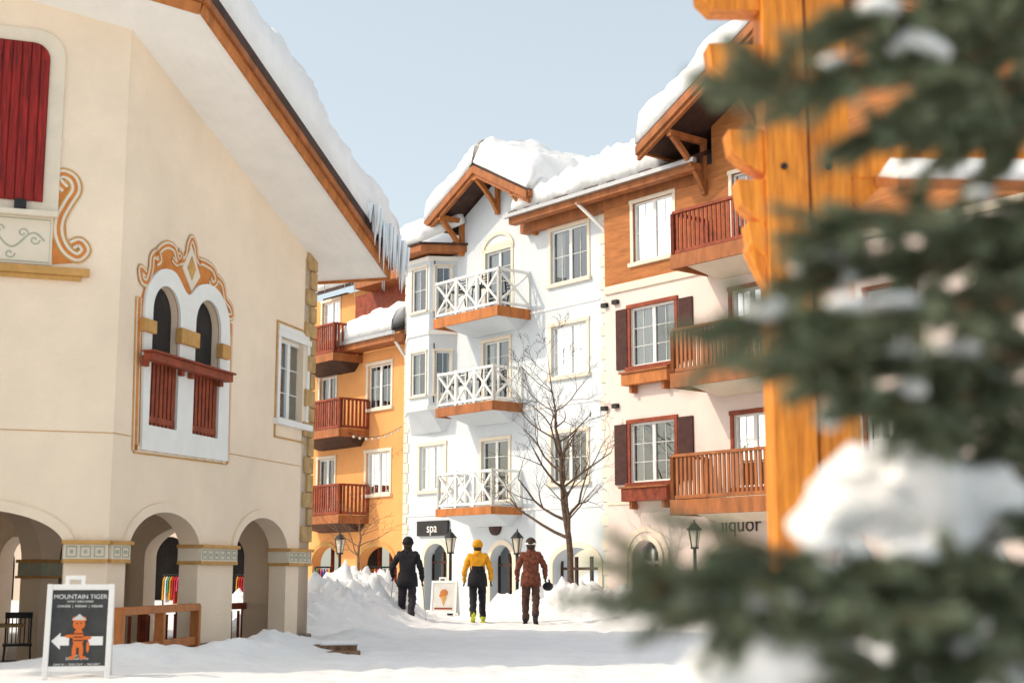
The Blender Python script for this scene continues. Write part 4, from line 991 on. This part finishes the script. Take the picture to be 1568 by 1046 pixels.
# =================================================== SPRUCE (foreground)
R=empty('spruce_tree'); rnd=random.Random(3)
def twig(nm,L_,n,light):
    V=[];Fs=[];mi=[]
    def tri(a_,b_,c_,k):
        i=len(V); V.extend([a_,b_,c_]); Fs.append((i,i+1,i+2)); mi.append(k)
    for i in range(n):
        t=(i+rnd.random())/n; ang=rnd.uniform(0,6.283); x=t*L_
        rad_=Vector((0,math.cos(ang),math.sin(ang)*.8+.15)).normalized(); d=(Vector((1,0,0))*(.75+.5*t)+rad_*1.0).normalized()
        ln=rnd.uniform(.021,.030)*(1.1-.35*t); base=Vector((x,0,0))+rad_*.002; tip=base+d*ln+Vector((rnd.gauss(0,.001),rnd.gauss(0,.001),rnd.gauss(0,.001)))
        s1=d.cross(rad_).normalized()*.0019; s2=s1.cross(d).normalized()*.0019
        k=1 if (rnd.random()<light) else 0
        tri(base-s1,base+s1,tip,k); tri(base-s2,base+s2,tip,k)
    for k in range(6):
        a0=k*math.pi/3;a1_=(k+1)*math.pi/3; r=.005
        p0=Vector((0,math.cos(a0)*r,math.sin(a0)*r));p1=Vector((0,math.cos(a1_)*r,math.sin(a1_)*r)); tri(p0,p1,Vector((L_,0,0)),2)
    me=bpy.data.meshes.new(nm); me.from_pydata([tuple(v) for v in V],[],Fs)
    for x in('needle','needle_light','twig_brown'): me.materials.append(MATS[x])
    me.polygons.foreach_set('material_index',mi); me.update(); return me
TW=[twig('needle_twig_%d'%i,.13,230,.5+.15*i) for i in range(3)]
wood=MB()
def put(p,d,sc):
    d=d.normalized(); y=Z.cross(d); y=y.normalized() if y.length>1e-3 else Vector((0,1,0)); z=d.cross(y)
    M=Matrix(((d.x,y.x,z.x,p.x),(d.y,y.y,z.y,p.y),(d.z,y.z,z.z,p.z),(0,0,0,1)))@Matrix.Scale(sc,4)@Matrix.Rotation(rnd.uniform(-.5,.5),4,'X')
    ob=bpy.data.objects.new('twig',rnd.choice(TW)); ob.matrix_world=M; scn.collection.objects.link(ob); ob.parent=R
snowpts=[]
def branch(pts,r0=.012,side=.16,dens=.05):
    P=[atY(*p) for p in pts]; fine=[]
    for a_,b_ in zip(P[:-1],P[1:]):
        for k in range(12): fine.append(a_.lerp(b_,k/12))
    fine.append(P[-1])
    for i in range(1,len(fine)-1): fine[i]=fine[i]+Vector((rnd.gauss(0,.003),rnd.gauss(0,.004),rnd.gauss(0,.003)))
    n=len(fine); tot=sum((fine[i+1]-fine[i]).length for i in range(n-1)); nxt=0; sg=1; run=0
    for i in range(n-1):
        d=fine[i+1]-fine[i]; L_=d.length; t=run/tot; wood.cyl(fine[i],fine[i+1],r0*(1-t)+.003,r0*(1-t)+.003,6)
        while nxt<=run+L_:
            p=fine[i]+d*((nxt-run)/L_); tt=nxt/tot; dn=d.normalized()
            put(p,dn+Vector((0,rnd.gauss(0,.1),rnd.gauss(0,.1))),.85)
            if rnd.random()<.22: snowpts.append((p+Z*.02,rnd.uniform(.016,.036)))
            sv=dn.cross(Z).normalized(); ln=side*(1.15-.8*tt)*rnd.uniform(.7,1.2)
            ax=(dn*.75+sv*sg*rnd.uniform(.45,.9)+Z*rnd.uniform(-.55,.35)).normalized()
            k=max(1,int(ln/.065)); q_=p.copy(); ax2=ax.copy()
            for m_ in range(k):
                put(q_,ax2,1.0)
                if m_>0 or k==1:
                    for s2 in(-1,1):
                        put(q_,(ax2+ax2.cross(Z).normalized()*s2*.8+Z*rnd.uniform(-.5,.3)),.78)
                wood.cyl(q_,q_+ax2*.08,.004,.003,5)
                q_=q_+ax2*.08; ax2=(ax2+Vector((rnd.gauss(0,.1),rnd.gauss(0,.1),rnd.gauss(0,.1)-.05))).normalized()
            sg=-sg; nxt+=dens
        run+=L_
    put(P[-1],(P[-1]-P[-2]),1.0)
BRS=[
 [(1640,-30,2.5),(1500,0,2.3),(1400,25,2.1),(1300,40,2.0)],
 [(1640,40,2.4),(1450,95,2.1),(1310,118,2.0),(1180,128,1.9)],
 [(1640,110,2.3),(1500,160,2.2),(1400,190,2.1),(1330,212,2.0)],
 [(1640,150,2.6),(1560,200,2.5),(1480,210,2.4),(1430,200,2.3)],
 [(1640,320,2.3),(1470,348,2.1),(1360,343,2.0),(1290,352,1.95)],
 [(1640,370,2.4),(1460,400,2.2),(1350,415,2.1),(1260,425,2.0)],
 [(1640,450,2.2),(1440,480,2.0),(1300,490,1.9),(1160,500,1.85)],
 [(1640,530,2.4),(1480,560,2.2),(1360,560,2.1),(1260,565,2.0)],
 [(1640,610,2.4),(1520,600,2.2),(1420,610,2.1),(1340,625,2.0)],
 [(1640,690,2.5),(1540,660,2.3),(1480,665,2.2)],
 [(1640,740,2.4),(1600,780,2.3),(1580,800,2.2)],
 [(1660,870,2.2),(1450,885,2.0),(1300,866,1.9),(1140,825,1.85)],
 [(1660,930,2.1),(1400,905,1.95),(1180,885,1.85),(1010,905,1.8)],
 [(1660,990,2.1),(1450,970,1.95),(1330,940,1.85),(1080,940,1.8)],
 [(1660,1060,2.1),(1520,1010,2.0),(1420,1010,1.9),(1340,1040,1.85)],
 [(1660,500,2.6),(1600,440,2.6),(1560,380,2.5),(1500,370,2.5)],
 [(1660,30,2.7),(1600,60,2.7),(1540,80,2.6),(1460,60,2.5)],
 [(1660,900,2.5),(1600,890,2.5),(1540,905,2.4),(1440,930,2.3)],
]
for br in BRS: branch(br)
tp=atY(1760,500,3.0); wood.cyl((tp.x,tp.y,-.2),(tp.x,tp.y,3.2),.09,.02,12)
for br in BRS:
    p=atY(*br[0]); wood.cyl((tp.x,tp.y,min(3.1,p.z+.05)),p,.016,.013,6)
wood.done('trunk_and_limbs','bark_light',R)
sm=MB()
def lump(c,r,sc,seg=36,ring=24):
    k=len(sm.V); sm.ball(c,r,sc,seg,ring)
    for i in range(k,len(sm.V)):
        v=Vector(sm.V[i]); d=(v-c).normalized(); f_=.55*noise.noise(v*10)+.35*noise.noise(v*24)+.15*noise.noise(v*60)
        sm.V[i]=tuple(v+d*r*f_)
for u,v,Y,rp_,sc in ((1350,765,2.25,85,(1.35,1,.7)),(1430,785,2.2,95,(1.35,1,.75)),(1295,790,2.2,62,(1.2,1,.6)),(1490,815,2.25,65,(1,1,.8)),(1400,715,2.3,60,(1.2,1,.7)),(1340,715,2.25,40,(1.2,1,.7)),(1180,995,1.95,95,(1.3,1,.75)),(1110,1030,1.95,65,(1.3,1,.8)),(1240,1025,2.0,85,(1.3,1,.8)),(1260,955,2.0,38,(1.2,1,.7)),(1265,400,2.05,42,(1.4,1,.6)),(1310,368,2.05,24,(1.3,1,.7)),(1285,585,2.1,34,(.8,1,1.2)),(1268,640,2.1,24,(1,1,1)),(1545,1040,2.0,55,(1.2,1,.7)),(1500,300,2.2,16,(1.4,1,.6))):
    lump(atY(u,v,Y),rp_/2178*Y,sc)
for c,r_ in snowpts: lump(c,r_,(1.3,1.1,.55),14,10)
sm.done('snow_clumps','snow',R,smooth=True)

# =================================================== LIGHT, SKY, CAMERA
S=Vector((-.9,-.18,0)).normalized(); el=math.radians(40)
S=Vector((S.x*math.cos(el),S.y*math.cos(el),math.sin(el)))
sun=bpy.data.lights.new('sun','SUN'); sun.energy=2.7; sun.angle=math.radians(.6); sun.color=(1,.85,.66)
so=bpy.data.objects.new('sun',sun); so.rotation_euler=S.to_track_quat('Z','Y').to_euler(); scn.collection.objects.link(so)
w=bpy.data.worlds.new('World'); scn.world=w; w.use_nodes=True; N=w.node_tree.nodes; L=w.node_tree.links
bg=N['Background']; sk=N.new('ShaderNodeTexSky'); sk.sky_type='NISHITA'; sk.sun_disc=False; sk.sun_elevation=el; sk.sun_rotation=math.atan2(S.x,S.y)
sk.air_density=1.0; sk.dust_density=3.0; sk.ozone_density=1.0
hz=N.new('ShaderNodeVectorMath'); hz.operation='ADD'; hz.inputs[1].default_value=(3.1,3.15,2.6)  # thin high haze
L.new(sk.outputs[0],hz.inputs[0]); L.new(hz.outputs[0],bg.inputs[0]); bg.inputs[1].default_value=.14
cam=bpy.data.cameras.new('camera'); co=bpy.data.objects.new('camera',cam); scn.collection.objects.link(co); scn.camera=co
cam.lens=50; cam.sensor_width=36; cam.clip_end=5000; cam.clip_start=.05; co.location=CAM; co.rotation_euler=(math.pi/2+TH,0,0)
cam.dof.use_dof=True; cam.dof.focus_distance=31; cam.dof.aperture_fstop=1.7
scn.view_settings.view_transform='Standard'; scn.view_settings.look='None'; scn.view_settings.exposure=0
